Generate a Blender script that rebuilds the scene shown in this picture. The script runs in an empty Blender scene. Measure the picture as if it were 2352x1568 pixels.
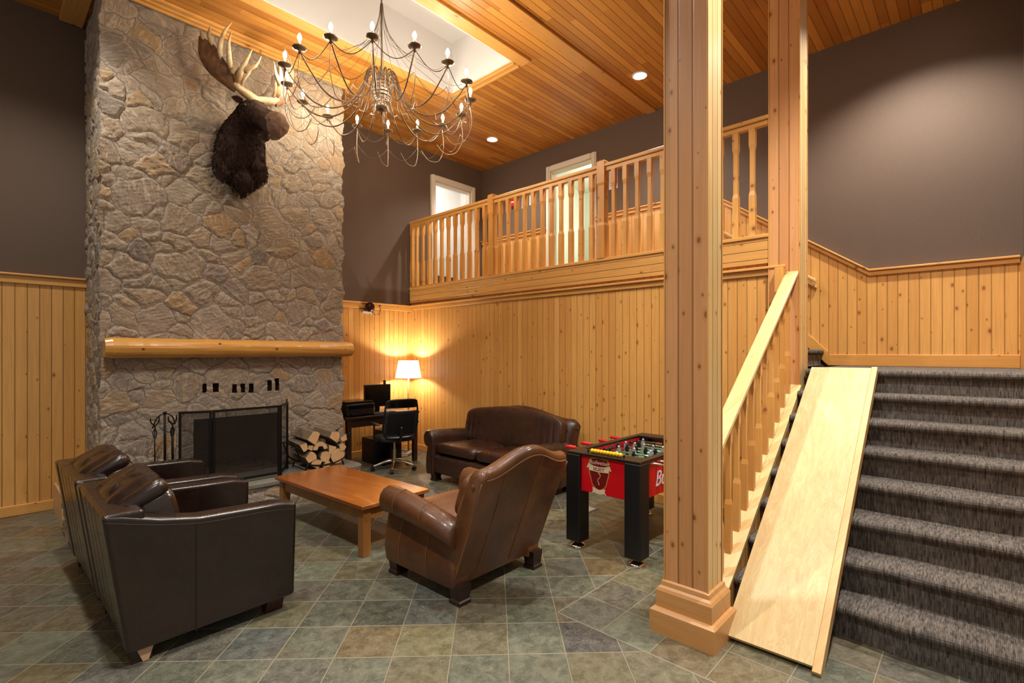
import bpy, bmesh, math, random
import numpy as np
from mathutils import Vector, Matrix
random.seed(7); np.random.seed(7)
S = bpy.context.scene; C = S.collection; PI = math.pi
# ---------------------------------------------------------------- camera, world, exposure
TH = math.radians(43.0); EYE = 1.60
cd = bpy.data.cameras.new('camera'); cam = bpy.data.objects.new('camera', cd); C.objects.link(cam)
cam.location = (0, 0, EYE); cam.rotation_euler = (PI/2, 0, TH - PI/2)
cd.sensor_width = 36; cd.lens = 1150/2352*36; cd.shift_y = 26/2352; cd.clip_start = .05; cd.clip_end = 60
S.camera = cam
S.view_settings.view_transform = 'Standard'; S.view_settings.look = 'None'
S.view_settings.gamma = 1; S.view_settings.use_curve_mapping = False
S.view_settings.exposure = 0.22
w = bpy.data.worlds.new('world'); S.world = w; w.use_nodes = True
w.node_tree.nodes['Background'].inputs[0].default_value = (1.0, .93, .84, 1)
w.node_tree.nodes['Background'].inputs[1].default_value = .35
CEIL = 5.07; LAND = 1.456; LOFT = 2.62
BULB_POWER = 4.2; DOWN_POWER = 165

# ---------------------------------------------------------------- materials
def lin(h, a=1):
    if isinstance(h, str):
        v = [int(h[i:i+2], 16)/255 for i in (0, 2, 4)]
        return tuple((x/12.92 if x <= .04045 else ((x+.055)/1.055)**2.4) for x in v) + (a,)
    return tuple(h) + (a,)
class NT:
    def __init__(s, name):
        s.m = bpy.data.materials.new(name); s.m.use_nodes = True
        s.t = s.m.node_tree; s.b = s.t.nodes['Principled BSDF']
        s.tc = s.t.nodes.new('ShaderNodeTexCoord')
        s.obj = s.tc.outputs['Object']
    def n(s, typ, **kw):
        nd = s.t.nodes.new('ShaderNode'+typ)
        for k, v in kw.items():
            if k.startswith('_'): setattr(nd, k[1:], v)
        return nd
    def link(s, a, b):
        if hasattr(a, 'links') or hasattr(a, 'is_output'): s.t.links.new(a, b)
        else:
            try: b.default_value = a
            except Exception: b.default_value = (a, a, a)
    def math(s, op, a, b=0.0, c=0.0, clamp=False):
        nd = s.n('Math', _operation=op, _use_clamp=clamp)
        s.link(a, nd.inputs[0]); s.link(b, nd.inputs[1]); s.link(c, nd.inputs[2]); return nd.outputs[0]
    def sep(s, v):
        nd = s.n('SeparateXYZ'); s.link(v, nd.inputs[0]); return nd.outputs
    def comb(s, x, y, z=0.0):
        nd = s.n('CombineXYZ'); s.link(x, nd.inputs[0]); s.link(y, nd.inputs[1]); s.link(z, nd.inputs[2]); return nd.outputs[0]
    def noise(s, vec, scale, detail=4, rough=.5, dist=0.0):
        nd = s.n('TexNoise'); s.link(vec, nd.inputs['Vector']); nd.inputs['Scale'].default_value = scale
        nd.inputs['Detail'].default_value = detail; nd.inputs['Roughness'].default_value = rough
        nd.inputs['Distortion'].default_value = dist; return nd.outputs['Fac']
    def white(s, vec):
        nd = s.n('TexWhiteNoise', _noise_dimensions='3D'); s.link(vec, nd.inputs['Vector']); return nd.outputs
    def voro(s, vec, scale, feature='F1', rnd=1.0, dim='3D'):
        nd = s.n('TexVoronoi', _feature=feature, _voronoi_dimensions=dim); s.link(vec, nd.inputs['Vector'])
        nd.inputs['Scale'].default_value = scale; nd.inputs['Randomness'].default_value = rnd; return nd.outputs
    def rng(s, v, a, b, c=0.0, d=1.0):
        nd = s.n('MapRange'); s.link(v, nd.inputs[0])
        for i, x in enumerate((a, b, c, d)): nd.inputs[i+1].default_value = x
        return nd.outputs[0]
    def mix(s, f, a, b, mode='MIX'):
        nd = s.n('Mix', _data_type='RGBA', _blend_type=mode)
        s.link(f, nd.inputs[0]); s.link(a, nd.inputs[6]); s.link(b, nd.inputs[7]); return nd.outputs[2]
    def ramp(s, f, stops):
        nd = s.n('ValToRGB'); s.link(f, nd.inputs[0]); e = nd.color_ramp.elements
        while len(e) < len(stops): e.new(.5)
        for el, (p, col) in zip(e, stops): el.position = p; el.color = col
        return nd.outputs[0]
    def mapping(s, vec, scale=(1, 1, 1), rot=(0, 0, 0), loc=(0, 0, 0)):
        nd = s.n('Mapping'); s.link(vec, nd.inputs[0]); nd.inputs['Scale'].default_value = scale
        nd.inputs['Rotation'].default_value = rot; nd.inputs['Location'].default_value = loc; return nd.outputs[0]
    def bump(s, h, strength=.3, dist=.01):
        nd = s.n('Bump'); s.link(h, nd.inputs['Height']); nd.inputs['Strength'].default_value = strength
        nd.inputs['Distance'].default_value = dist; s.t.links.new(nd.outputs[0], s.b.inputs['Normal'])
    def col(s, c): s.link(c, s.b.inputs['Base Color'])
    def set(s, **kw):
        for k, v in kw.items(): s.link(v, s.b.inputs[k.replace('_', ' ')])
        return s.m
def plain(name, c, rough=.5, metal=0.0, coat=0.0, noise=0.0, bump=0.0, nscale=40):
    k = NT(name); c = lin(c)
    if noise:
        f = k.noise(k.obj, nscale, 4)
        d = tuple(x*(1-noise) for x in c[:3])+(1,); l = tuple(min(1, x*(1+noise)) for x in c[:3])+(1,)
        k.col(k.mix(f, d, l))
        if bump: k.bump(f, bump, .004)
    else: k.col(c)
    return k.set(Roughness=rough, Metallic=metal, Coat_Weight=coat)
def glow(name, c, strength):
    k = NT(name); k.col(lin(c)); return k.set(Emission_Color=lin(c), Emission_Strength=strength)
def pine(name, across=None, along='Z', width=.09, light='DDAA6C', dark='B97E3F', rough=.42, knots=.3, groove=.7, seg=0.0, shade=.55, coat=.15, phase=0.0):
    """pine boards; across=None gives one solid timber with grain running 'along'"""
    k = NT(name); x = dict(zip('XYZ', k.sep(k.obj)))
    others = [q for q in 'XYZ' if q != along]
    a = (k.math('ADD', x[across], phase) if phase else x[across]) if across else k.math('ADD', x[others[0]], k.math('MULTIPLY', x[others[1]], .7))
    l = x[along]
    if across:
        idx = k.math('FLOOR', k.math('DIVIDE', a, width))
        fr = k.math('FRACT', k.math('DIVIDE', a, width))
        if seg:
            off = k.white(k.comb(idx, 3.7, 1.0))[0]
            idy = k.math('FLOOR', k.math('ADD', k.math('DIVIDE', l, seg), k.math('MULTIPLY', off, 7.0)))
        else: idy = 0.0
        r = k.white(k.comb(idx, idy, 5.0))
        rv = r[0]
    else:
        oi = k.n('ObjectInfo'); rv = oi.outputs['Random']; idx = k.math('MULTIPLY', rv, 37.0); fr = .5
    g = k.noise(k.comb(k.math('MULTIPLY', a, 55.0), k.math('MULTIPLY', l, 2.2), k.math('MULTIPLY', rv, 31.0)), 1.0, 5, .6, .6)
    g2 = k.noise(k.comb(k.math('MULTIPLY', a, 9.0), k.math('MULTIPLY', l, 1.1), k.math('MULTIPLY', rv, 17.0)), 1.0, 3, .5, 1.2)
    base = k.mix(k.math('MULTIPLY', rv, shade, clamp=True), lin(light), lin(dark))
    base = k.mix(k.math('MULTIPLY', k.rng(g, .35, .7), .5), base, k.mix(.55, base, lin('96602E')))
    base = k.mix(k.math('MULTIPLY', k.rng(g2, .5, .75), .35), base, lin('C98A4A'))
    # knots
    kv = k.comb(k.math('ADD', k.math('MULTIPLY', a, 7.5), k.math('MULTIPLY', rv, 13.0)), k.math('ADD', k.math('MULTIPLY', l, 4.6), k.math('MULTIPLY', rv, 57.3)), k.math('MULTIPLY', rv, 9.0))
    v = k.voro(kv, 1.0, dim='2D')
    present = k.math('LESS_THAN', k.sep(v['Color'])[0], knots)
    size = k.math('ADD', .022, k.math('MULTIPLY', k.math('POWER', k.sep(v['Color'])[1], 2.0), .075))
    d = k.math('DIVIDE', v['Distance'], size)
    core = k.math('MULTIPLY', present, k.rng(d, 1.15, .75))
    ring = k.math('MULTIPLY', present, k.math('MULTIPLY', k.rng(d, 2.6, 1.1), .4))
    base = k.mix(ring, base, lin('A8672C'))
    base = k.mix(k.math('MULTIPLY', core, .8), base, lin('7A4218'))
    if across:
        e = k.math('ABSOLUTE', k.math('SUBTRACT', fr, .5))
        wgr = .0034/width
        gm = k.rng(e, .5-wgr*1.6, .5-wgr*.5)
        base = k.mix(k.math('MULTIPLY', gm, groove), base, lin('5A3412'))
        k.bump(k.math('ADD', k.math('MULTIPLY', gm, -1.0), k.math('MULTIPLY', g, .05)), .8, .006)
    else: k.bump(g, .08, .003)
    k.col(base)
    k.set(Roughness=rough, Coat_Weight=coat, Coat_Roughness=.25)
    return k.m
M = {}
M['wallY'] = pine('pine_boards_wall', 'X', 'Z', .089, light='E4AC5E', dark='C4853C', groove=.5)             # boards on walls whose plane holds X
M['wallX'] = pine('pine_boards_side_wall', 'Y', 'Z', .089, light='E4AC5E', dark='C4853C', groove=.36, knots=.6)
M['fascia'] = pine('pine_boards_fascia', 'Z', 'Y', .082, seg=1.9, light='E4AC5E', dark='C98C44', groove=.5, knots=.6)
M['ceil'] = pine('pine_ceiling_boards', 'Y', 'X', .085, light='E09C42', dark='A8641C', knots=.14, seg=1.6, shade=.9, groove=.5)
M['colX'] = pine('pine_column_boards', 'Y', 'Z', .0833, light='DBA068', dark='BC7C4A', knots=.6, coat=.1, groove=.5, phase=.0417)
M['colall'] = M['colX']
M['colY'] = pine('pine_column_narrow_lit_boards', 'X', 'Z', .07, light='E6C488', dark='D4AC6C', knots=.2, phase=.035, groove=.4)  # pale pine, partly the stair light on these faces put into the colour
M['timX'] = pine('pine_timber_x', None, 'X', light='E2A858', dark='C48640', knots=.35)
M['timY'] = pine('pine_timber_y', None, 'Y', light='E2A858', dark='C48640', knots=.35)
M['timZ'] = pine('pine_timber_z', None, 'Z', light='E2A858', dark='C48238', knots=.3)
M['rail'] = pine('pale_pine_rail', None, 'X', light='E2C284', dark='D4AE6E', knots=.15)
M['log'] = pine('mantel_log_wood', None, 'X', light='D9A24C', dark='B87C30', knots=.0, rough=.3, coat=.4)
M['table'] = pine('coffee_table_top', None, 'Y', light='9A5420', dark='7E4214', knots=0, rough=.16, coat=.6)
M['tableleg'] = pine('coffee_table_leg', None, 'Z', light='94602F', dark='7C4C22', knots=0, rough=.35, coat=.3)
M['floorseg'] = plain('loft_floor', '8A6A48', .6)
def brown():
    k = NT('brown_wall_paper'); n = k.noise(k.mapping(k.obj, (60, 60, 9)), 3.0, 3)
    n2 = k.noise(k.mapping(k.obj, (6, 6, 80)), 4.0, 3)
    k.col(k.mix(k.math('MULTIPLY', k.math('ADD', n, n2), .5), lin('554538'), lin('695446')))
    k.bump(n, .1, .002); return k.set(Roughness=.75)
M['brown'] = brown()
M['white'] = plain('white_paint', 'D6D2D0', .6)
M['whitetrim'] = plain('cream_trim_paint', 'DAD0C0', .45)
def slate():
    k = NT('slate_tiles'); x, y, z = k.sep(k.obj); T = .305
    def grid(u, v, seed):
        wob = k.math('MULTIPLY', k.math('SUBTRACT', k.noise(k.obj, 9.0, 2), .5), .006)
        u = k.math('ADD', u, wob); v = k.math('ADD', v, wob)
        iu = k.math('FLOOR', k.math('DIVIDE', u, T)); iv = k.math('FLOOR', k.math('DIVIDE', v, T))
        fu = k.math('ABSOLUTE', k.math('SUBTRACT', k.math('FRACT', k.math('DIVIDE', u, T)), .5))
        fv = k.math('ABSOLUTE', k.math('SUBTRACT', k.math('FRACT', k.math('DIVIDE', v, T)), .5))
        return k.comb(iu, iv, seed), k.math('MAXIMUM', fu, fv)
    r = .70710678
    u1 = k.math('SUBTRACT', k.math('MULTIPLY', k.math('ADD', x, y), r), 2.656-T*20)
    v1 = k.math('SUBTRACT', k.math('MULTIPLY', k.math('SUBTRACT', x, y), r), .0737-T*20)
    c1, e1 = grid(u1, v1, 1.0)
    c2, e2 = grid(k.math('ADD', k.math('SUBTRACT', x, 2.45), T*20), k.math('ADD', k.math('SUBTRACT', y, 1.9), T*20), 9.0)
    reg = k.math('MULTIPLY', k.math('GREATER_THAN', x, 2.45), k.math('LESS_THAN', y, 1.9))
    mx = k.n('Mix', _data_type='VECTOR'); k.link(reg, mx.inputs[0]); k.link(c1, mx.inputs[4]); k.link(c2, mx.inputs[5])
    cell = mx.outputs[1]
    e = k.math('ADD', k.math('MULTIPLY', e1, k.math('SUBTRACT', 1.0, reg)), k.math('MULTIPLY', e2, reg))
    w = k.white(cell)
    # joint where the two laying directions meet
    bx = k.math('MULTIPLY', k.math('LESS_THAN', k.math('ABSOLUTE', k.math('SUBTRACT', x, 2.45)), .005), k.math('LESS_THAN', y, 1.9))
    by = k.math('MULTIPLY', k.math('LESS_THAN', k.math('ABSOLUTE', k.math('SUBTRACT', y, 1.9)), .005), k.math('GREATER_THAN', x, 2.45))
    gr = k.math('MAXIMUM', k.rng(e, .483, .491), k.math('MAXIMUM', bx, by))
    tile = k.ramp(w[0], [(0, lin('3A443E')), (.13, lin('676A5A')), (.27, lin('3E3C44')), (.4, lin('76704C')), (.52, lin('544A46')), (.64, lin('525A48')), (.77, lin('6E5A36')), (.9, lin('464E52')), (1, lin('6C7460'))])
    n = k.noise(k.n('VectorMath', _operation='ADD').outputs[0], 1, 1) if False else k.noise(k.mapping(k.obj, (1, 1, 1)), 14.0, 9, .68, .5)
    n2 = k.noise(k.obj, 60.0, 6, .75, .4)
    rg = k.noise(k.obj, 7.0, 6, .6, 2.5)
    vein = k.rng(k.math('ABSOLUTE', k.math('SUBTRACT', rg, .5)), .010, .0)
    tile = k.mix(k.rng(n, .38, .64), k.mix(.4, tile, lin('2C2D28')), k.mix(.22, tile, lin('9C967E')))
    tile = k.mix(k.math('MULTIPLY', k.rng(n2, .45, .7), .3), tile, lin('86856E'))
    tile = k.mix(k.math('MULTIPLY', vein, .45), tile, lin('A6A490'))
    rust = k.noise(k.obj, 2.3, 4, .6)
    tile = k.mix(k.math('MULTIPLY', k.rng(rust, .55, .75), .45), tile, lin('6E5432'))
    k.col(k.mix(gr, tile, lin('8C8470')))
    h = k.math('SUBTRACT', k.math('ADD', k.math('MULTIPLY', n, .8), k.math('MULTIPLY', n2, .35)), k.math('MULTIPLY', gr, .6))
    k.bump(h, .6, .009)
    return k.set(Roughness=k.rng(n, .3, .7, .26, .5), Specular_IOR_Level=.5)
M['slate'] = slate()
def stone():
    k = NT('field_stone_masonry')
    at = k.n('Attribute', _attribute_name='stone_tint'); ed = k.n('Attribute', _attribute_name='stone_joint')
    t = k.sep(at.outputs['Color'])
    base = k.ramp(t[0], [(0, lin('B0A092')), (.16, lin('BCA894')), (.32, lin('C4B096')), (.46, lin('A89A92')), (.6, lin('C2A888')), (.72, lin('C8A06C')), (.8, lin('B8A698')), (.93, lin('C8B8A6')), (1, lin('746E6A'))])
    # bedding streaks run in each stone's own direction
    x, y, z = k.sep(k.obj)
    ang = k.math('MULTIPLY', t[1], 6.28)
    u = k.math('ADD', k.math('MULTIPLY', x, k.math('COSINE', ang)), k.math('MULTIPLY', z, k.math('SINE', ang)))
    v = k.math('SUBTRACT', k.math('MULTIPLY', z, k.math('COSINE', ang)), k.math('MULTIPLY', x, k.math('SINE', ang)))
    s1 = k.noise(k.comb(k.math('MULTIPLY', u, 5.0), k.math('MULTIPLY', v, 26.0), k.math('ADD', y, k.math('MULTIPLY', t[2], 20.0))), 1.0, 8, .65, 1.4)
    s2 = k.noise(k.obj, 13.0, 8, .7, .5)
    s3 = k.noise(k.obj, 60.0, 4, .7)
    base = k.mix(k.rng(s1, .35, .7), k.mix(.5, base, lin('6C5F52')), k.mix(.35, base, lin('D4C4AC')))
    base = k.mix(k.math('MULTIPLY', k.rng(s2, .5, .72), .45), base, lin('B08A58'))
    base = k.mix(k.math('MULTIPLY', k.rng(s3, .5, .8), .4), base, lin('6C6258'))
    rdg = k.rng(k.math('ABSOLUTE', k.math('SUBTRACT', s1, .5)), .035, .0)
    base = k.mix(k.math('MULTIPLY', rdg, .4), base, lin('5A4E44'))
    mort = k.mix(k.rng(s2, .3, .7), lin('AC9E90'), lin('BEAE9C'))
    k.col(k.mix(k.rng(ed.outputs['Fac'], .1, .9), k.mix(.3, mort, base), base))
    k.bump(k.math('ADD', k.math('MULTIPLY', s1, .8), k.math('ADD', k.math('MULTIPLY', s2, .5), k.math('MULTIPLY', s3, .3))), .9, .03)
    return k.set(Roughness=.85)
M['stone'] = stone()
def leather(name, c1, c2, rough=.33, crack=.25, scale=6):
    k = NT(name); n = k.noise(k.obj, scale, 5, .6, .4); n2 = k.noise(k.obj, scale*2.5, 6, .65, 1.5)
    v = k.voro(k.obj, 160.0, 'DISTANCE_TO_EDGE')['Distance']
    k.col(k.mix(k.rng(n, .3, .7), lin(c1), lin(c2)))
    k.bump(k.math('ADD', k.math('MULTIPLY', n2, .8), k.math('MULTIPLY', k.rng(v, 0, .1), .12)), crack, .012)
    return k.set(Roughness=k.rng(n2, .3, .7, rough-.06, rough+.12), Specular_IOR_Level=.6, Coat_Weight=.18, Coat_Roughness=.14)
M['espresso'] = leather('espresso_leather', '1A0F0A', '281710', .24, .045, 3)
M['cognac'] = leather('worn_cognac_leather', '44240F', '704422', .3, .3, 3)
M['sofa'] = leather('dark_brown_sofa_leather', '2A160E', '402417', .26, .25, 2.5)
M['thread'] = plain('tan_seam_thread', '7E5634', .6)
M['darkthread'] = plain('dark_seam', '1C120C', .6)
M['redwood'] = plain('reddish_foot_wood', '3C1812', .4)
M['blackwood'] = plain('near_black_wood', '2A1710', .35, coat=.2)
M['barewood'] = plain('bare_split_wood', 'C8A080', .7)
M['black'] = plain('black_plastic', '101012', .4)
M['gloss'] = plain('gloss_black', '08080A', .15)
M['mesh'] = plain('black_chair_mesh', '15151A', .7)
M['iron'] = plain('black_iron', '17130F', .5, .6)
M['chrome'] = plain('polished_chrome', 'D8D4CC', .12, 1.0)
M['bronze'] = plain('aged_bronze_wire', '7A6654', .35, .7)
M['silver'] = plain('silvered_wire', 'B09C88', .35, .8)
M['plinth'] = pine('pine_plinth', None, 'Y', light='DFA868', dark='C68C50', knots=0)
M['red'] = plain('glossy_red_laminate', 'C8101C', .25, coat=.3)
M['darkred'] = plain('crest_dark_red', '6E0A12', .4)
M['cream'] = plain('crest_cream', 'D8C4A4', .5)
M['gold'] = plain('crest_gold', 'B88A3C', .4)
M['green'] = plain('playfield_green', '1E7A5E', .4)
M['yellow'] = plain('yellow_beads', 'E8B818', .35)
M['rimblack'] = plain('table_rim', '1C1612', .35)
M['paper'] = plain('white_paper', 'D8D8DC', .8)
M['ink'] = plain('printed_lines', '8A8A90', .8)
def ply():
    k = NT('birch_plywood'); x, y, z = k.sep(k.obj)
    n = k.noise(k.comb(k.math('MULTIPLY', x, 2.5), k.math('MULTIPLY', y, 9.0), 0.0), 1.0, 5, .6, 3.5)
    wv = k.n('TexWave', _bands_direction='Y'); k.link(k.comb(k.math('MULTIPLY', x, .35), k.math('ADD', y, k.math('MULTIPLY', n, .25)), 0.0), wv.inputs[0]); wv.inputs['Scale'].default_value = 9; wv.inputs['Distortion'].default_value = 6
    base = k.mix(k.rng(n, .35, .7), lin('DEC692'), lin('D0B07A'))
    base = k.mix(k.math('MULTIPLY', wv.outputs['Fac'], .28), base, lin('BE945A'))
    k.col(base); return k.set(Roughness=.4, Coat_Weight=.15)
M['ply'] = ply()
def carpet():
    k = NT('striped_dark_carpet'); x, y, z = k.sep(k.obj)
    row = k.math('FLOOR', k.math('MULTIPLY', y, 150.0))
    r = k.white(k.comb(row, k.math('FLOOR', k.math('MULTIPLY', k.math('ADD', x, z), 30.0)), 2.0))[0]
    n = k.noise(k.comb(k.math('MULTIPLY', y, 130.0), k.math('MULTIPLY', x, 14.0), k.math('MULTIPLY', z, 14.0)), 1.0, 4, .7)
    st = k.math('ABSOLUTE', k.math('SINE', k.math('MULTIPLY', y, 471.0)))
    f = k.math('ADD', k.math('MULTIPLY', r, .18), k.math('MULTIPLY', n, .72))
    c = k.mix(k.rng(f, .25, .75), lin('1E191C'), lin('B5A99C'))
    k.col(k.mix(k.math('MULTIPLY', st, .6), c, lin('1E191C')))
    k.bump(k.math('ADD', st, n), .6, .006); return k.set(Roughness=.95)
M['carpet'] = carpet()
def barkm():
    k = NT('firewood_bark'); n = k.noise(k.mapping(k.obj, (30, 5, 30)), 2.0, 6, .7, 1)
    k.col(k.mix(n, lin('4A3A2C'), lin('8A7860'))); k.bump(n, .9, .01); return k.set(Roughness=.9)
M['bark'] = barkm()
def endm():
    k = NT('cut_log_end'); n = k.noise(k.obj, 30.0, 5, .6, 1)
    k.col(k.mix(n, lin('B58656'), lin('DDB787'))); k.bump(n, .3, .004); return k.set(Roughness=.8)
M['end'] = endm()
def fur():
    k = NT('dark_moose_fur'); n = k.noise(k.mapping(k.obj, (45, 45, 9)), 3.0, 7, .75, .8); n2 = k.noise(k.obj, 5.0, 3)
    k.col(k.mix(k.rng(n, .35, .7), lin('26140E'), k.mix(n2, lin('5A3426'), lin('74503E'))))
    k.bump(n, .9, .02); return k.set(Roughness=.75)
M['fur'] = fur()
M['muzzle'] = plain('pale_muzzle_fur', '84654F', .7, noise=.35, bump=.4, nscale=25)
def antm():
    k = NT('moose_antler'); n = k.noise(k.obj, 7.0, 6, .6, 1)
    k.col(k.mix(k.rng(n, .35, .7), lin('A07A50'), lin('CDB894'))); k.bump(n, .3, .01); return k.set(Roughness=.5)
M['antler'] = antm()
def antd():
    k = NT('moose_antler_palm'); n = k.noise(k.obj, 9.0, 6, .6, 1)
    k.col(k.mix(k.rng(n, .35, .7), lin('5C3A20'), lin('96683C'))); k.bump(n, .3, .01); return k.set(Roughness=.5)
M['palm'] = antd()
M['eye'] = plain('glass_eye', '0A0604', .08)
def screenm():
    k = NT('fire_screen_mesh'); k.col(lin('2A221C')); x, y, z = k.sep(k.obj)
    k.set(Roughness=.6, Metallic=.3, Alpha=.4); return k.m
M['screen'] = screenm()
M['soot'] = plain('sooty_firebox', '54402F', .9, noise=.5, bump=.3, nscale=12)
def hearthm():
    k = NT('hearth_slate_slab'); n = k.noise(k.obj, 6.0, 7, .65, 1)
    k.col(k.mix(n, lin('5A5850'), lin('8A877C'))); k.bump(n, .4, .01); return k.set(Roughness=.5)
M['hearth'] = hearthm()
M['shade'] = None
k = NT('lamp_shade_linen'); k.col(lin('F4EAD4')); k.set(Roughness=.8, Subsurface_Weight=0.0, Emission_Color=lin('FFF2DC'), Emission_Strength=1.6); M['shade'] = k.m
M['brass'] = plain('dull_brass', 'A08050', .35, .8)
M['palegreen'] = plain('pale_green_paint', 'D8DBCC', .7)
M['bulb'] = glow('lit_candle_bulb', 'FFF1D8', 420.0)
M['lens'] = glow('lit_downlight_lens', 'FFF4E4', 30.0)
M['window_light'] = glow('lit_window', 'F4F8FF', 2.6)

# ---------------------------------------------------------------- object helpers
def tag(o, label=None, cat=None, group=None, kind=None):
    if label: o['label'] = label
    if cat: o['category'] = cat
    if group: o['group'] = group
    if kind: o['kind'] = kind
    return o
def thing(name, label, cat, loc=(0, 0, 0), rz=0.0, group=None):
    o = bpy.data.objects.new(name, None); C.objects.link(o); o.empty_display_size = .05
    o.location = loc; o.rotation_euler = (0, 0, rz); return tag(o, label, cat, group)
def obj(name, src, mat, parent=None, smooth=False, bevel=0.0, seg=3, sub=0, loc=None, rot=None):
    """src is a bmesh or a mesh"""
    if isinstance(src, bmesh.types.BMesh):
        me = bpy.data.meshes.new(name); bmesh.ops.recalc_face_normals(src, faces=src.faces[:]); src.to_mesh(me); src.free()
    else: me = src
    if mat is not None and not me.materials:
        for mm in (mat if isinstance(mat, (list, tuple)) else [mat]): me.materials.append(mm)
    o = bpy.data.objects.new(name, me); C.objects.link(o)
    if parent: o.parent = parent
    if loc: o.location = loc
    if rot: o.rotation_euler = rot
    if smooth or bevel:
        for p in me.polygons: p.use_smooth = True
    if bevel:
        b = o.modifiers.new('bevel', 'BEVEL'); b.width = bevel; b.segments = seg; b.limit_method = 'ANGLE'; b.angle_limit = .6
        wn = o.modifiers.new('wn', 'WEIGHTED_NORMAL'); wn.keep_sharp = True
    if sub:
        s_ = o.modifiers.new('sub', 'SUBSURF'); s_.levels = sub; s_.render_levels = sub
    return o
def struct(name, bm, mat, **kw):
    o = obj(name, bm, mat, **kw); o['kind'] = 'structure'; return o
def copy_tree(o, parent=None, **props):
    c = o.copy(); C.objects.link(c)
    if parent: c.parent = parent
    for ch in list(o.children): copy_tree(ch, c)
    for k_, v in props.items():
        if k_ in ('location', 'rotation_euler'): setattr(c, k_, v)
        else: c[k_] = v
    return c
def BM(): return bmesh.new()
def box(bm, x0, x1, y0, y1, z0, z1, mi=0, T=None):
    vs = [bm.verts.new(p) for p in ((x0, y0, z0), (x1, y0, z0), (x1, y1, z0), (x0, y1, z0), (x0, y0, z1), (x1, y0, z1), (x1, y1, z1), (x0, y1, z1))]
    for f in ((0, 3, 2, 1), (4, 5, 6, 7), (0, 1, 5, 4), (1, 2, 6, 5), (2, 3, 7, 6), (3, 0, 4, 7)):
        bm.faces.new([vs[i] for i in f]).material_index = mi
    if T is not None:
        for v in vs: v.co = T @ v.co
    return bm
def bx(*a, **k): return box(BM(), *a, **k)
def prism(bm, pts, axis, a, b, mi=0):
    """extrude a polygon; axis 'X' -> pts are (y,z), 'Y' -> (x,z), 'Z' -> (x,y)"""
    def P(p, t): return {'X': (t, p[0], p[1]), 'Y': (p[0], t, p[1]), 'Z': (p[0], p[1], t)}[axis]
    va = [bm.verts.new(P(p, a)) for p in pts]; vb = [bm.verts.new(P(p, b)) for p in pts]; n = len(pts)
    bm.faces.new(va).material_index = mi; bm.faces.new(vb[::-1]).material_index = mi
    for i in range(n): bm.faces.new((va[i], vb[i], vb[(i+1) % n], va[(i+1) % n])).material_index = mi
    return bm
def loft(bm, rings, cap=True, closed=True, mi=0, capmi=None):
    R = [[bm.verts.new(p) for p in r] for r in rings]; n = len(R[0])
    for i in range(len(R)-1):
        for j in range(n if closed else n-1):
            bm.faces.new((R[i][j], R[i][(j+1) % n], R[i+1][(j+1) % n], R[i+1][j])).material_index = mi
    if cap:
        bm.faces.new(R[0][::-1]).material_index = mi if capmi is None else capmi
        bm.faces.new(R[-1]).material_index = mi if capmi is None else capmi
    return bm
def frames(pts):
    pts = [Vector(p) for p in pts]; out = []; up = None
    for i, p in enumerate(pts):
        t = (pts[min(i+1, len(pts)-1)]-pts[max(i-1, 0)])
        if t.length < 1e-9: t = Vector((0, 0, 1))
        t.normalize()
        if up is None:
            up = Vector((0, 0, 1)) if abs(t.z) < .9 else Vector((1, 0, 0))
        s_ = t.cross(up)
        if s_.length < 1e-6: s_ = t.cross(Vector((1, .1, 0)))
        s_.normalize(); up = s_.cross(t).normalized(); out.append((p, s_, up, t))
    return out
def tube(bm, pts, r, n=8, mi=0, flat=1.0):
    rr = r if isinstance(r, (list, tuple)) else [r]*len(pts)
    rings = []
    for (p, s_, u, t), q in zip(frames(pts), rr):
        rings.append([p+s_*math.cos(2*PI*k_/n)*q+u*math.sin(2*PI*k_/n)*q*flat for k_ in range(n)])
    return loft(bm, rings, mi=mi)
def smoothpts(pts, m=6):
    """Catmull-Rom through the points"""
    P = [Vector(p) for p in pts]; P = [P[0]*2-P[1]]+P+[P[-1]*2-P[-2]]; out = []
    for i in range(1, len(P)-2):
        for k_ in range(m):
            t = k_/m
            out.append(.5*((2*P[i])+(P[i+1]-P[i-1])*t+(2*P[i-1]-5*P[i]+4*P[i+1]-P[i+2])*t*t+(3*P[i]-P[i-1]-3*P[i+1]+P[i+2])*t**3))
    out.append(P[-2]); return out
def interp(vals, m=6):
    out = []
    for i in range(len(vals)-1):
        for k_ in range(m): out.append(vals[i]+(vals[i+1]-vals[i])*k_/m)
    out.append(vals[-1]); return out
def lathe(bm, prof, cx=0, cy=0, n=20, mi=0, z0=0):
    rings = [[(cx+r*math.cos(2*PI*k_/n), cy+r*math.sin(2*PI*k_/n), z0+z) for k_ in range(n)] for r, z in prof]
    return loft(bm, rings, mi=mi)
def cushion(sx, sy, sz, e=.35, ev=.45, nu=28, nv=14, c=(0, 0, 0), T=None, puff=None):
    """superellipsoid pillow"""
    bm = BM(); rings = []
    def sp(a, p): return math.copysign(abs(a)**p, a)
    for i in range(nv+1):
        ph = -PI/2+PI*i/nv; cz = max(abs(math.cos(ph)), 1e-3)**ev; zz = sp(math.sin(ph), ev)
        ring = []
        for j in range(nu):
            a = 2*PI*(j+.5)/nu; x = sp(math.cos(a), e)*cz; y = sp(math.sin(a), e)*cz
            p = Vector((x*sx/2, y*sy/2, zz*sz/2))
            if puff: p = puff(p)
            p += Vector(c)
            ring.append(T @ p if T is not None else p)
        rings.append(ring)
    return loft(bm, rings)
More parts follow.
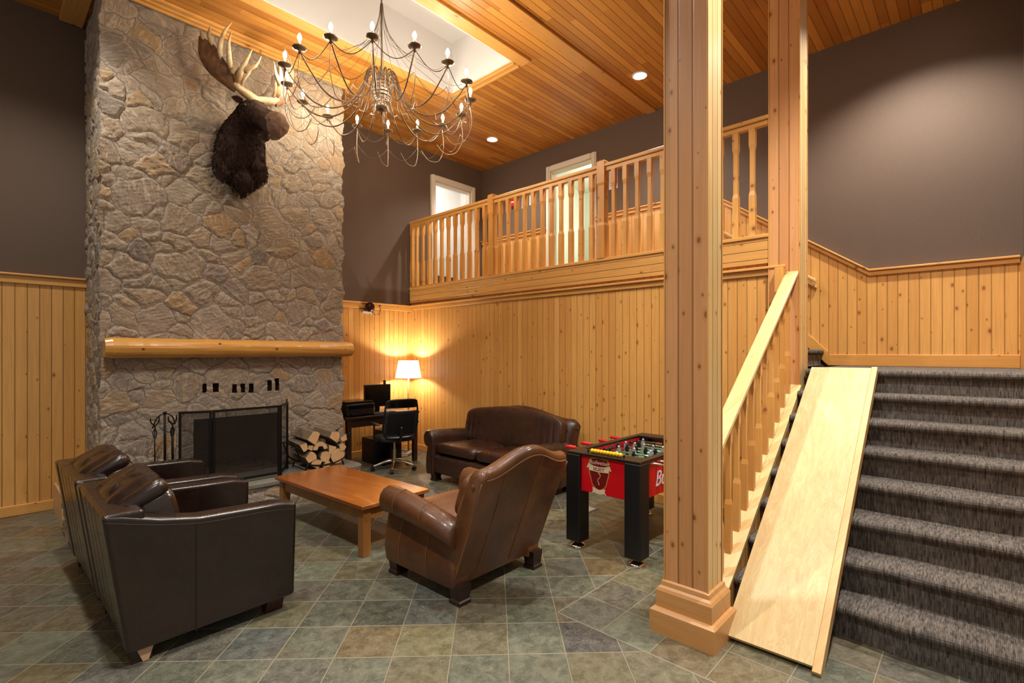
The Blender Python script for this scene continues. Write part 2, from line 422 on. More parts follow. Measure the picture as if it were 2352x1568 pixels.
def uvsphere(bm, c, r, n=10, sc=(1, 1, 1), mi=0):
    rings = []
    for i in range(1, n):
        ph = -PI/2+PI*i/n
        rings.append([(c[0]+r*sc[0]*math.cos(ph)*math.cos(2*PI*k_/(n+4)), c[1]+r*sc[1]*math.cos(ph)*math.sin(2*PI*k_/(n+4)), c[2]+r*sc[2]*math.sin(ph)) for k_ in range(n+4)])
    return loft(bm, rings, mi=mi)
def text(name, s, size, mat, parent, loc, rot, shear=0.0, ext=.0015, spacing=1.0):
    cu = bpy.data.curves.new(name, 'FONT'); cu.body = s; cu.size = size; cu.extrude = ext; cu.shear = shear
    cu.align_x = 'CENTER'; cu.align_y = 'CENTER'; cu.space_character = spacing
    t = bpy.data.objects.new(name+'_tmp', cu); C.objects.link(t); bpy.context.view_layer.update()
    me = bpy.data.meshes.new_from_object(t.evaluated_get(bpy.context.evaluated_depsgraph_get())); bpy.data.objects.remove(t)
    me.materials.clear(); me.materials.append(mat)
    o = bpy.data.objects.new(name, me); C.objects.link(o); o.parent = parent; o.location = loc; o.rotation_euler = rot
    return o

# ================================================================ THE SETTING
struct('floor', bx(-5, 7, -5, 7.1, -.1, 0), M['slate'])
AY = 6.93; BX = 4.97; RX = 6.62
# ceiling with a rectangular well over the chandelier
WX0, WX1, WY0, WY1 = 1.2, 4.32, 4.03, 5.11
bm = BM()
box(bm, -3, WX0, -2.6, AY+.1, CEIL, CEIL+.12); box(bm, WX1, RX+.1, -2.6, AY+.1, CEIL, CEIL+.12)
box(bm, WX0, WX1, -2.6, WY0, CEIL, CEIL+.12); box(bm, WX0, WX1, WY1, AY+.1, CEIL, CEIL+.12)
struct('ceiling', bm, M['ceil'])
bm = BM(); WT = CEIL+.62
q = .012
box(bm, WX0, WX1, WY0, WY1, WT, WT+.05)
box(bm, WX0, WX0+q, WY0, WY1, CEIL-.03, WT); box(bm, WX1-q, WX1, WY0, WY1, CEIL-.03, WT)
box(bm, WX0+q, WX1-q, WY0, WY0+q, CEIL-.03, WT); box(bm, WX0+q, WX1-q, WY1-q, WY1, CEIL-.03, WT)
struct('trim_1', bm, M['white'])
bm = BM()
for x0, x1, y0, y1 in ((WX0-.15, WX1+.16, WY0-.16, WY0), (WX0-.15, WX1+.16, WY1, WY1+.16), (WX0-.15, WX0, WY0, WY1)): box(bm, x0, x1, y0, y1, CEIL-.035, CEIL-.001)
struct('trim_2', bm, M['timX'], bevel=.006)
bm = BM(); box(bm, WX1, WX1+.16, WY0, WY1, CEIL-.035, CEIL-.001)
for q in (.03, .11): box(bm, WX1+q, WX1+q+.025, WY0-.0, WY1+.0, CEIL-.05, CEIL-.034)
struct('trim_3', bm, M['timY'], bevel=.004)
bm = BM(); box(bm, WX0, RX, 3.36, 3.5, CEIL-.03, CEIL-.001); struct('trim_4', bm, M['timX'], bevel=.005)
# left wall (plane Y=AY) : wainscot below, paper above, doorway on the loft
CAP = 2.33
bm = BM(); box(bm, -4, BX, AY+.02, AY+.14, 0, CEIL)
box(bm, BX, RX+.1, AY+.02, AY+.14, 0, LOFT); box(bm, BX, 5.46, AY+.02, AY+.14, LOFT, CEIL); box(bm, 6.31, RX+.1, AY+.02, AY+.14, LOFT, CEIL); box(bm, 5.46, 6.31, AY+.02, AY+.14, 4.60, CEIL)
struct('wall_left', bm, M['brown'])
struct('trim_5', bx(-4, BX, AY, AY+.02, 0, CAP), M['wallY'])
bm = BM(); box(bm, -4, BX, AY-.022, AY+.02, CAP-.045, CAP+.03); box(bm, -4, BX, AY-.045, AY+.02, CAP+.03, CAP+.052)
struct('trim_6', bm, M['timX'], bevel=.006)
struct('baseboard_left', bx(-4, BX, AY-.022, AY, 0, .105), M['timX'], bevel=.008)
# side wall under the loft (plane X=BX)
struct('wall_loft_side', bx(BX, BX+.14, 1.40, AY, 0, 2.42), M['wallX'])
bm = BM(); box(bm, BX-.022, BX, 1.26, AY-.045, CAP-.02, CAP+.035); box(bm, BX-.05, BX, 1.26, AY-.045, CAP+.035, CAP+.06)
struct('trim_7', bm, M['timY'], bevel=.006)
struct('baseboard_loft_side', bx(BX-.022, BX, 1.5, AY-.022, 0, .105), M['timY'], bevel=.008)
struct('trim_8', bx(BX-.035, BX+.14, 1.40, AY-.002, 2.42, 2.655), M['fascia'])
struct('trim_9', bx(BX-.05, BX+.16, 1.40, AY-.002, 2.655, 2.69), M['timY'], bevel=.006)
struct('floor_loft', bx(BX+.14, RX, 2.85, AY+.02, 2.42, LOFT), M['floorseg'])
# far wall (plane X=RX)
bm = BM(); D0, D1 = 4.445, 5.275
box(bm, RX, RX+.12, -.5, D0, 0, CEIL); box(bm, RX, RX+.12, D1, AY+.14, 0, CEIL); box(bm, RX, RX+.12, D0, D1, 4.65, CEIL); box(bm, RX, RX+.12, D0, D1, 0, LOFT)
struct('wall_far', bm, M['brown'])
SL = .70                                                       # pitch of the flights
YB = .866; YT = YB+(LOFT+1.03-2.43)/SL
capline = [(-.28, 2.43), (YB, 2.43), (YT, LOFT+1.03), (D0-.09, LOFT+1.03)]
pts = [(-.28, LAND), (1.15, LAND), (2.85, LOFT-.05), (D0-.09, LOFT-.05)]
struct('trim_10', prism(BM(), pts+capline[::-1], 'X', RX-.02, RX), M['wallX'])
struct('trim_11', bx(RX-.02, RX, D1+.09, AY, LOFT, LOFT+1.03), M['wallX'])
def strip(name, line, x0, x1, h, mat):
    bm = BM()
    prism(bm, list(line)+[(y, z+h) for y, z in line[::-1]], 'X', x0, x1); return struct(name, bm, mat, bevel=.005)
strip('trim_12', capline, RX-.045, RX-.02, .05, M['timY'])
strip('trim_13', [(y, z+.05) for y, z in capline], RX-.065, RX, .022, M['timY'])
bm = BM(); box(bm, RX-.045, RX-.02, D1+.09, AY, LOFT+1.03, LOFT+1.08); box(bm, RX-.065, RX, D1+.09, AY, LOFT+1.08, LOFT+1.10); struct('trim_14', bm, M['timY'], bevel=.005)
struct('baseboard_far', bx(RX-.04, RX-.02, -.28, 1.25, LAND, LAND+.125), M['timY'], bevel=.006)
strip('trim_15', [(1.25, LAND+.0), (1.42, LAND+.18), (2.85, LAND+.18+1.43*SL)], RX-.04, RX-.02, .16, M['timY'])
# wall on the right of the stairs
struct('wall_stairs', bx(3.1, RX+.1, -.42, -.30, 0, CEIL), M['brown'])
fl = [(3.1, 1.0), (3.35, 1.05), (5.1, 2.43), (RX-.07, 2.43)]
struct('trim_16', prism(BM(), [(3.1, 0), (RX-.02, 0)]+[(RX-.02, 2.43)]+fl[:-1][::-1], 'Y', -.30, -.28), M['wallY'])
# doorways on the loft
def casing(name, axis, a0, a1, top, plane):
    bm = BM(); w_ = .085; d = .03
    for lo, hi, z0, z1 in ((a0-w_, a0, LOFT, top+w_), (a1, a1+w_, LOFT, top+w_), (a0, a1, top, top+w_)):
        if axis == 'X': box(bm, lo, hi, plane-d, plane+.02, z0, z1); box(bm, lo+.02, hi-.02, plane-d-.012, plane-d, z0, z1)
        else: box(bm, plane-d, plane, lo, hi, z0, z1); box(bm, plane-d-.012, plane-d, lo+.02, hi-.02, z0, z1)
    # jamb lining
    for lo, hi, z0, z1 in ((a0, a0+.02, LOFT, top), (a1-.02, a1, LOFT, top), (a0, a1, top-.02, top)):
        if axis == 'X': box(bm, lo, hi, plane+.02, plane+.15, z0, z1)
        else: box(bm, plane, plane+.13, lo, hi, z0, z1)
    return struct(name, bm, M['whitetrim'], bevel=.004)
casing('door_1', 'X', 5.46, 6.31, 4.60, AY)
casing('door_2', 'Y', D0, D1, 4.65, RX)
# rooms seen through the doorways
bm = BM()
box(bm, 5.0, 7.6, 8.6, 8.7, LOFT, 5.2); box(bm, 4.9, 5.0, AY+.14, 8.7, LOFT, 5.2); box(bm, 7.5, 7.6, AY+.14, 8.7, LOFT, 5.2)
box(bm, 4.9, 7.6, AY+.14, 8.7, 5.2, 5.25); box(bm, 4.9, 7.6, AY+.14, 8.7, LOFT-.06, LOFT)
struct('wall_back_room', bm, M['white'])
bm = BM()
box(bm, 9.4, 9.5, 3.4, 6.5, LOFT, 5.2); box(bm, RX+.14, 9.5, 3.3, 3.4, LOFT, 5.2); box(bm, RX+.14, 9.5, 6.5, 6.6, LOFT, 5.2)
box(bm, RX+.14, 9.5, 3.3, 6.6, 5.2, 5.25); box(bm, RX+.14, 9.5, 3.3, 6.6, LOFT-.06, LOFT)
struct('wall_corridor', bm, M['palegreen'])
t = struct('window_1', bx(9.36, 9.39, 5.55, 6.25, 3.75, 4.35), M['window_light'])
obj('window_frame', (lambda b: (box(b, 9.34, 9.4, 5.5, 5.55, 3.7, 4.4), box(b, 9.34, 9.4, 6.25, 6.3, 3.7, 4.4), box(b, 9.34, 9.4, 5.55, 6.25, 4.35, 4.4), box(b, 9.34, 9.4, 5.55, 6.25, 3.7, 3.75), box(b, 9.34, 9.4, 5.88, 5.92, 3.75, 4.35))[0])(BM()), M['white'], t)
for loc, pw, colr in (((6.2, 7.8, 4.9), 60, (1, .95, .85)), ((8.2, 5.0, 4.9), 60, (1, .95, .8))):
    l = bpy.data.lights.new('room_light', 'POINT'); l.energy = pw; l.color = colr; l.shadow_soft_size = .15
    o = bpy.data.objects.new('room_light', l); C.objects.link(o); o.location = loc

# ================================================================ COLUMNS
def column(label, x0, x1, y0, y1, z0, z1, base):
    t = thing('timber_column', label, 'column', ((x0+x1)/2, (y0+y1)/2, z0))
    cx, cy = (x0+x1)/2, (y0+y1)/2; hx, hy = (x1-x0)/2, (y1-y0)/2; h = z1-z0
    bm = BM()
    for s_ in (-1, 1): box(bm, s_*hx-.012*(s_ > 0), s_*hx+.012*(s_ < 0), -hy, hy, 0, h)
    obj('side_boards', bm, M['colX'], t)
    bm = BM()
    for s_ in (-1, 1): box(bm, -hx+.012, hx-.012, s_*hy-.012*(s_ > 0), s_*hy+.012*(s_ < 0), 0, h)
    obj('edge_boards', bm, M['colY'], t)
    bm = BM()
    for sx in (-1, 1):
        for sy in (-1, 1): box(bm, sx*hx-.004, sx*hx+.004, sy*hy-.004, sy*hy+.004, .2 if base else 0, h)
    obj('corner_bead', bm, M['timZ'], t, bevel=.002)
    if base:
        prof = [(.062, 0), (.062, .125), (.05, .137), (.036, .142), (.036, .235), (.028, .25), (.016, .262), (.012, .285), (0, .292)]
        bm = BM(); rings = [[(-hx-q, -hy-q, z), (hx+q, -hy-q, z), (hx+q, hy+q, z), (-hx-q, hy+q, z)] for q, z in prof]
        loft(bm, rings); obj('plinth', bm, M['plinth'], t)
    return t
column('thick pine-clad column with stepped plinth on the slate floor at the foot of the stairs', 2.72, 2.925, 1.08, 1.33, 0, CEIL-.001, True)
column('pine-clad column rising from the head of the carpeted stairs to the ceiling', BX-.04, 5.2, 1.15, 1.40, 0, CEIL-.001, False)

# ================================================================ STAIRS
RISE = .182; GO = .25; X1 = 3.33
def nosed(seq, depth, flip=False):
    """side profile of carpeted steps: list of (u, z)"""
    prof = []
    for i in range(seq):
        u = i*GO; z = (i+1)*RISE
        prof += [(u, z-RISE), (u, z-.06)] if True else []
        for k_ in range(0, 7):
            a = -PI/2+PI*k_/6
            prof.append((u-.004-.03*math.cos(a), z-.028+.028*math.sin(a)))
    return prof
t = thing('carpeted_staircase', 'wide staircase in dark striped carpet climbing to the landing', 'staircase', (X1, .40, 0))
pr = nosed(8, GO)
pr = pr+[(RX-.02-X1, LAND), (RX-.02-X1, LAND-.2), (7*GO+.05, 0)]
bm = BM(); ny = 28; ya, yb = -.68, .735; rings = []
for j in range(ny+1):
    y = ya+(yb-ya)*j/ny
    ring = []
    for i, (u, z) in enumerate(pr):
        st = i//9; wob = .010*math.sin(y*7+st*2.1)+.006*math.sin(y*15+st*1.3)
        ring.append((u+(wob if i < 72 else 0), y, z))
    rings.append(ring)
loft(bm, rings); obj('carpeted_steps', bm, M['carpet'], t, smooth=False)
# side wall that carries the balustrade, with the sloping shoe board on top
s0 = (2.93-X1, -.02); zst = lambda X: .087+SL*(X-3.16)
bm = BM(); prism(bm, [(2.93-X1, 0), (BX-.045-X1, 0), (BX-.045-X1, zst(BX-.045)-.03), (3.04-X1, 0.0)], 'Y', .74, .83)
obj('side_panel', bm, M['wallY'], t)
bm = BM(); prism(bm, [(3.03-X1, 0), (BX-.045-X1, zst(BX-.045)-.08), (BX-.045-X1, zst(BX-.045)+.0), (3.02-X1, .02)], 'Y', .735, .845)
obj('shoe_board', bm, M['rail'], t, bevel=.005)
# landing edge beneath, second flight rising to the loft
t = thing('carpeted_upper_flight', 'dark carpeted steps turning up from the landing behind the column', 'staircase', (5.22, 1.32, LAND-.03))
bm = BM(); pr = [(u, z+.03) for u, z in nosed(6, GO)]+[(1.53, LOFT-LAND+.03), (1.53, 0.0)]
loft(bm, [[(x, u, z) for u, z in pr] for x in (0, .45, .9, 1.355)]); obj('carpeted_steps', bm, M['carpet'], t)
t = thing('wall_handrail', 'short pine wall rail running up beside the upper flight', 'handrail', (RX-.09, 1.36, 2.40))
bm = BM(); prism(bm, [(0, 0), (1.4, 1.4*SL), (1.4, 1.4*SL+.04), (0, .04)], 'X', 0, .045); obj('rail', bm, M['rail'], t, bevel=.008)
bm = BM(); prism(bm, [(0, -.06), (1.4, 1.4*SL-.06), (1.4, 1.4*SL-.03), (0, -.03)], 'X', .03, .067); obj('backing_strip', bm, M['rail'], t, bevel=.004)

# handrail + balusters of the stairs
def baluster_mesh(h, r=.021, mat='timZ', n=.72):
    bm = BM()
    prof = [(r, 0), (r, h*.38), (r*n, h*.42), (r*n, h*.80), (r, h*.85), (r, h)]
    loft(bm, [[(-q, -q, z), (q, -q, z), (q, q, z), (-q, q, z)] for q, z in prof]); me = bpy.data.meshes.new('baluster')
    bmesh.ops.recalc_face_normals(bm, faces=bm.faces[:]); bm.to_mesh(me); bm.free(); me.materials.append(M[mat]); return me
SY = 1.215
t = thing('stair_balustrade', 'sloping pine balustrade with broad pale handrail beside the carpeted stairs', 'balustrade', (3.0, SY, 0))
hz = lambda X: 1.066+.728*(X-3.30)
bm = BM(); xa, xb = 2.935, 4.925
prism(bm, [(xa-3, hz(xa)+.035), (xb-3, hz(xb)+.035), (xb-3, hz(xb)+.075), (xa-3, hz(xa)+.075)], 'Y', -.06, .045)
obj('handrail', bm, M['rail'], t, bevel=.01)
bm = BM(); prism(bm, [(xa-3, hz(xa)-.01), (xb-3, hz(xb)-.01), (xb-3, hz(xb)+.034), (xa-3, hz(xa)+.034)], 'Y', -.035, .035)
obj('sub_rail', bm, M['rail'], t, bevel=.006)
obj('end_block', bx(4.86-3, 4.928-3, .046, .12, hz(4.88)-.08, hz(4.88)+.14), M['timZ'], t, bevel=.004)
hb = hz(3.5)-zst(3.5); bmz = baluster_mesh(hb, .02)
for i in range(12):
    X = 3.10+.155*i
    obj('baluster', bmz, None, t, loc=(X-3, 0, zst(X)+.0))
bm = BM()
for i in range(11):
    X = 3.10+.155*i; prism(bm, [(X+.021-3, zst(X+.021)-.01), (X+.134-3, zst(X+.134)-.01), (X+.134-3, zst(X+.134)+.022), (X+.021-3, zst(X+.021)+.022)], 'Y', -.022, .022)
obj('shoe_fillets', bm, M['rail'], t)

# loft balustrade
t = thing('loft_balustrade', 'level pine balustrade with square newels along the loft edge', 'balustrade', (BX-.005, 1.4, 2.69))
LZ = 2.69; RH = 3.775-LZ; LN = AY-1.4
obj('handrail', bx(-.045, .045, 0, LN-.002, RH-.04, RH), M['timY'], t, bevel=.01)
obj('sub_rail', bx(-.025, .025, 0, LN-.002, RH-.085, RH-.041), M['timY'], t, bevel=.004)
posts = [LN-.035, 5.0-1.4, 3.19-1.4]
for i, y in enumerate(posts):
    q = .052 if i else .03
    bm = BM(); top = RH+.045 if i else RH
    loft(bm, [[(-a, y-a, z), (a, y-a, z), (a, y+a, z), (-a, y+a, z)] for a, z in ((q, 0), (q, .38), (q*.86, .41), (q*.86, .84), (q, .87), (q, top-.015), (q*.8, top))])
    obj('newel_post', bm, M['timZ'], t)
bml = baluster_mesh(RH-.085, .027, n=.74)
ys = []
for a, b in ((5.0, AY), (3.19, 5.0), (1.4, 3.19)):
    n = 11
    for k_ in range(1, n+1):
        ys.append(a+(b-a)*k_/(n+1)-1.4)
for y in ys: obj('baluster', bml, None, t, loc=(0, y, 0))

# plywood ramp laid over the stairs
t = thing('plywood_ramp', 'long pale plywood ramp laid over the left side of the stairs', 'ramp', (2.87, .80, 0))
L = 2.26; slope = math.atan2(LAND+.03, 2.24); Lr = 2.175/math.cos(slope)
T = Matrix.Rotation(-slope, 4, 'Y')
yawT = Matrix.Rotation(math.radians(1.0), 4, 'Z') @ T
bm = box(BM(), 0.0, Lr, -.19, .24, .005, .024); o = obj('plywood_sheet', bm, M['ply'], t)
for v in o.data.vertices: v.co = yawT @ v.co
bm = box(BM(), -.03, Lr+.01, -.232, -.191, -.045, .03); o = obj('edge_rail', bm, M['rail'], t, bevel=.004)
for v in o.data.vertices: v.co = yawT @ v.co
t.location.z = .012

# ================================================================ FIREPLACE
FX0, FX1, FY = .81, 3.21, 6.0
rng = np.random.default_rng(11)
def stone_grid(name, U, V, org, du, dv, nrm, parent, hole=None, seed=3, dens=26, res=.0095, amp=.019, mat='stone', edge=None):
    """stone facing: grid over u,v in metres; stones and joints come from a warped cell pattern"""
    r = np.random.default_rng(seed); nu, nv = int(U/res)+1, int(V/res)+1
    u = np.linspace(0, U, nu); v = np.linspace(0, V, nv); uu, vv = np.meshgrid(u, v, indexing='ij')
    def fbm(x, y, f, s_):
        rr = np.random.default_rng(s_); out = np.zeros_like(x); a = 1
        for o_ in range(4):
            for q in range(3):
                an = rr.uniform(0, 6.28); ph = rr.uniform(0, 6.28); out += a*np.sin((x*math.cos(an)+y*math.sin(an))*f*6.28+ph)
            f *= 2.1; a *= .5
        return out/4
    wu = uu+.05*fbm(uu, vv, 2.1, seed+1)+.012*fbm(uu, vv, 8, seed+4); wv = vv+.05*fbm(uu, vv, 2.1, seed+2)+.012*fbm(uu, vv, 8, seed+5)
    # seeds by dart throwing with varied spacing
    pts = []; rad = []
    for _ in range(9000):
        p = r.uniform((-.15, -.15), (U+.15, V+.15)); q = r.choice([.08, .14, .22, .30], p=[.30, .28, .26, .16])
        if all((p[0]-a[0])**2/1.35+(p[1]-a[1])**2/.8 > (.5*(q+b))**2*1.15 for a, b in zip(pts, rad)): pts.append(p); rad.append(q)
        if len(pts) > dens*(U+.3)*(V+.3): break
    P = np.array(pts); W = np.array(rad)
    hj = r.random(len(P)); d1 = np.full(uu.shape, 9.); d2 = np.full(uu.shape, 9.); idx = np.zeros(uu.shape, int)
    for i in range(len(P)):
        d = np.sqrt((wu-P[i, 0])**2/1.35+(wv-P[i, 1])**2/.8)-W[i]*.5
        m = d < d1; d2 = np.where(m, d1, np.minimum(d2, d)); idx = np.where(m, i, idx); d1 = np.where(m, d, d1)
    e = (d2-d1)
    e = e+.012*fbm(uu, vv, 5, seed+6)+.006*fbm(uu, vv, 17, seed+7); joint = np.clip((e-.004-.035*(hj[idx]**2))/.035, 0, 1); jj = joint*joint*(3-2*joint)
    tint = r.random((len(P), 3)); tilt = r.uniform(-.10, .10, (len(P), 2)); hgt = r.uniform(-.4, 1, len(P))
    ti = tilt[idx]; pc = P[idx]
    h = jj*(.4+.35*hgt[idx]+((uu-pc[..., 0])*ti[..., 0]+(vv-pc[..., 1])*ti[..., 1])*9)*amp+amp*.18*fbm(uu, vv, 6, seed+8)
    rg = 1-np.abs(fbm(uu*1.0+wu, vv*1.6, 4.5, seed+9)); h += amp*.55*jj*np.clip(rg-.45, 0, 1)*np.clip(hgt[idx]+.5, .1, 1.4)+amp*.16*fbm(uu, vv*2.2, 15, seed+10)
    ox, du, dv, nr = np.array(org), np.array(du), np.array(dv), np.array(nrm)
    co = ox+uu[..., None]*du+vv[..., None]*dv+h[..., None]*nr
    co = co.reshape(-1, 3)
    ii = np.arange(nu*nv).reshape(nu, nv)
    if edge:
        ev = .016+.010*np.sin(v*11+1)+.007*np.sin(v*27)+.004*np.sin(v*61+2); c3 = co.reshape(nu, nv, 3)
        for which, outward in edge:
            j = 0 if which == 'lo' else nu-1
            base = ox+u[j]*du+v[:, None]*dv
            c3[j] = base+ev[:, None]*np.array(outward)
        co = c3.reshape(-1, 3)
    a, b, c_, d_ = ii[:-1, :-1], ii[1:, :-1], ii[1:, 1:], ii[:-1, 1:]
    keep = np.ones(a.shape, bool)
    cu = (u[:-1]+u[1:])[:, None]/2+0*a; cv = (v[:-1]+v[1:])[None, :]/2+0*a
    for (h0, h1, h2, h3) in (hole or []): keep &= ~((cu > h0) & (cu < h1) & (cv > h2) & (cv < h3))
    q = np.stack([a[keep], b[keep], c_[keep], d_[keep]], -1)
    if np.dot(np.cross(du, dv), nr) < 0: q = q[:, ::-1]
    me = bpy.data.meshes.new(name); me.vertices.add(len(co)); me.vertices.foreach_set('co', co.ravel())
    me.loops.add(q.size); me.loops.foreach_set('vertex_index', q.ravel().astype(np.int32))
    me.polygons.add(len(q)); me.polygons.foreach_set('loop_start', (np.arange(len(q))*4).astype(np.int32)); me.polygons.foreach_set('loop_total', np.full(len(q), 4, np.int32))
    me.update(calc_edges=True)
    ca = me.attributes.new('stone_tint', 'FLOAT_COLOR', 'POINT'); t4 = np.concatenate([tint[idx].reshape(-1, 3), np.ones((nu*nv, 1))], 1); ca.data.foreach_set('color', t4.ravel())
    ja = me.attributes.new('stone_joint', 'FLOAT', 'POINT'); ja.data.foreach_set('value', jj.ravel())
    me.polygons.foreach_set('use_smooth', np.ones(len(q), bool))
    me.materials.append(M[mat]); o = bpy.data.objects.new(name, me); C.objects.link(o); o.parent = parent
    return o
fp = thing('stone_fireplace', 'tall field-stone chimney breast with a dark firebox on a raised hearth', 'fireplace', (0, 0, 0))
OX0, OX1, OZ0, OZ1 = 1.55, 2.45, .28, .90
vents = [(1.634, 1.678, 1.18, 1.275), (1.73, 1.792, 1.175, 1.272), (1.925, 1.975, 1.165, 1.258), (2.009, 2.055, 1.16, 1.255), (2.093, 2.148, 1.155, 1.257), (2.298, 2.345, 1.158, 1.285), (2.386, 2.428, 1.163, 1.305)]
holes = [(OX0-FX0, OX1-FX0, OZ0-.05, OZ1)]+[(a-FX0, b-FX0, c_, d_) for a, b, c_, d_ in vents]
stone_grid('chimney_front', FX1-FX0, CEIL, (FX0, FY, 0), (1, 0, 0), (0, 0, 1), (0, -1, 0), fp, holes, 3, edge=[('lo', (-1, -1, 0)), ('hi', (1, -1, 0))])
stone_grid('chimney_side', AY-FY+.0, CEIL, (FX0, FY, 0), (0, 1, 0), (0, 0, 1), (-1, 0, 0), fp, None, 17, edge=[('lo', (-1, -1, 0))])
stone_grid('chimney_side', AY-FY+.0, CEIL, (FX1, FY, 0), (0, 1, 0), (0, 0, 1), (1, 0, 0), fp, None, 23, edge=[('lo', (1, -1, 0))])
# core, firebox lining, vent pockets
bm = BM(); IN = .035
box(bm, FX0+IN, OX0-.0, FY+IN, AY, .0, CEIL-.001); box(bm, OX1, FX1-IN, FY+IN, AY, 0, CEIL-.001)
box(bm, OX0, OX1, FY+.62, AY, 0, OZ1); box(bm, OX0, OX1, FY+IN, AY, 0, OZ0-.01)
box(bm, OX0, OX1, FY+.14, AY, OZ1, CEIL-.001); box(bm, OX0, OX1, FY+IN, FY+.14, OZ1, 1.10); box(bm, OX0, OX1, FY+IN, FY+.14, 1.34, CEIL-.001)
obj('chimney_core', bm, M['soot'], fp)
bm = BM()
for k_ in range(9): tube(bm, [(1.72+.07*k_, FY+.12, .36), (1.72+.07*k_, FY+.40, .36)], .009, 6); tube(bm, [(1.72+.07*k_, FY+.12, .36), (1.72+.07*k_, FY+.12, .42)], .009, 6)
for y in (FY+.15, FY+.36): tube(bm, [(1.68, y, .345), (2.33, y, .345)], .009, 6)
for x in (1.70, 2.31):
    for y in (FY+.15, FY+.36): tube(bm, [(x, y, .28), (x, y, .35)], .009, 6)
g = obj('fire_grate', bm, M['iron'], None); tag(g, 'black iron fire grate standing inside the firebox', 'grate')
# hearth
HX0, HX1, HY0, HZ = .52, 3.15, 5.31, .28
he = thing('raised_hearth', 'raised stone hearth with slate top in front of the chimney', 'hearth', (0, 0, 0))
def rrect(x0, x1, y0, y1, r, n=5):
    out = []
    for cx, cy, a0 in ((x1-r, y0+r, -PI/2), (x1-r, y1-.001, 0)):
        if a0 == -PI/2:
            for k_ in range(n+1): out.append((cx+r*math.cos(a0+PI/2*k_/n), cy+r*math.sin(a0+PI/2*k_/n)))
    return [(x0, y0)]+out+[(x1, y1), (x0, y1)]
obj('slab', prism(BM(), rrect(HX0, HX1, HY0, FY-.03, .12), 'Z', HZ-.045, HZ), M['hearth'], he, bevel=.008)
obj('core', bx(HX0+.04, HX1-.05, HY0+.05, FY-.04, 0, HZ-.046), M['soot'], he)
stone_grid('stone_riser', HX1-HX0-.08, HZ-.046, (HX0+.03, HY0+.03, 0), (1, 0, 0), (0, 0, 1), (0, -1, 0), he, None, 31, amp=.02)
stone_grid('stone_riser', FY-HY0-.06, HZ-.046, (HX1-.04, HY0+.03, 0), (0, 1, 0), (0, 0, 1), (1, 0, 0), he, None, 35, amp=.02)
stone_grid('stone_riser', FY-HY0-.06, HZ-.046, (HX0+.03, HY0+.03, 0), (0, 1, 0), (0, 0, 1), (-1, 0, 0), he, None, 36, amp=.02)
# mouldings against the ceiling round the chimney
bm = BM(); box(bm, FX0-.0, FX1+.05, FY-.14, FY-.04, CEIL-.035, CEIL-.001); box(bm, FX0, FX1+.05, FY-.10, FY-.04, CEIL-.06, CEIL-.035); box(bm, FX0, FX1+.05, FY-.065, FY-.035, CEIL-.085, CEIL-.06)
struct('trim_17', bm, M['timX'], bevel=.005)
struct('trim_18', bx(FX0-.22, FX0-.035, FY-.4, AY, CEIL-.045, CEIL-.001), M['timY'], bevel=.005)
# mantel log
ml = thing('log_mantel', 'long varnished log mantel shelf on the stone chimney', 'mantel shelf', (2.05, 5.90, 1.645))
bm = BM(); rings = []; nn = 28; m_ = 44
for i in range(m_+1):
    x = -1.24+2.48*i/m_; rr = .098-.006*i/m_+.002*math.sin(i*.9)+.0015*math.sin(i*2.3)
    ch = .9 if i in (0, m_) else 1
    rings.append([(x, -max(-.085, (rr*ch+.0015*math.sin(j*2+i*.2))*math.cos(2*PI*j/nn)), (rr*ch)*math.sin(2*PI*j/nn)) for j in range(nn)])
loft(bm, rings); obj('log', bm, M['log'], ml, smooth=False, bevel=.0)
for x, z, r_ in ((-.96, -.005, .02), (.28, .0, .018), (1.12, .0, .016), (-.3, .05, .012)):
    bm = BM(); uvsphere(bm, (x, -.087, z), r_, 8, (1.2, .5, .8)); obj('knot', bm, M['redwood'] if False else plain('mantel_knot', '7A4A1C', .4), ml, smooth=True)
for p in ml.children[0].data.polygons: p.use_smooth = len(p.vertices) == 4

# screen
sc = thing('fire_screen', 'three-panel black mesh fire screen standing on the hearth before the firebox', 'fire screen', (1.9, 5.47, HZ))
def panel(p0, p1, h, handle=False):
    p0, p1 = Vector(p0), Vector(p1); d = (p1-p0); L_ = d.length; ang = math.atan2(d.y, d.x)
    T = Matrix.Translation((p0.x, p0.y, 0)) @ Matrix.Rotation(ang, 4, 'Z')
    bm = BM(); q = .011
    box(bm, 0, 2*q, -q, q, .0, h, T=T); box(bm, L_-2*q, L_, -q, q, 0, h, T=T); box(bm, 2*q, L_-2*q, -q, q, h-2*q, h, T=T); box(bm, 2*q, L_-2*q, -q, q, .03, .03+2*q, T=T)
    f = obj('panel_frame', bm, M['iron'], sc, bevel=.002)
    bm = box(BM(), 2*q, L_-2*q, -.002, .002, .03+2*q, h-2*q, T=T); obj('mesh_infill', bm, M['screen'], f)
    if handle:
        bm = BM(); c_ = T @ Vector((L_*.5, -.01, h)); tube(bm, [T @ Vector((L_-.06, 0, h)), T @ Vector((L_-.06, 0, h+.03)), T @ Vector((L_-.01, 0, h+.035)), T @ Vector((L_-.01, 0, h))], .004, 6); obj('handle', bm, M['iron'], f)
panel((1.318-1.9, 5.56-5.47, 0), (1.575-1.9, 0, 0), .76); panel((1.58-1.9, -.0, 0), (2.225-1.9, -.0, 0), .76); panel((2.23-1.9, 0, 0), (2.43-1.9, .30, 0), .76, True)

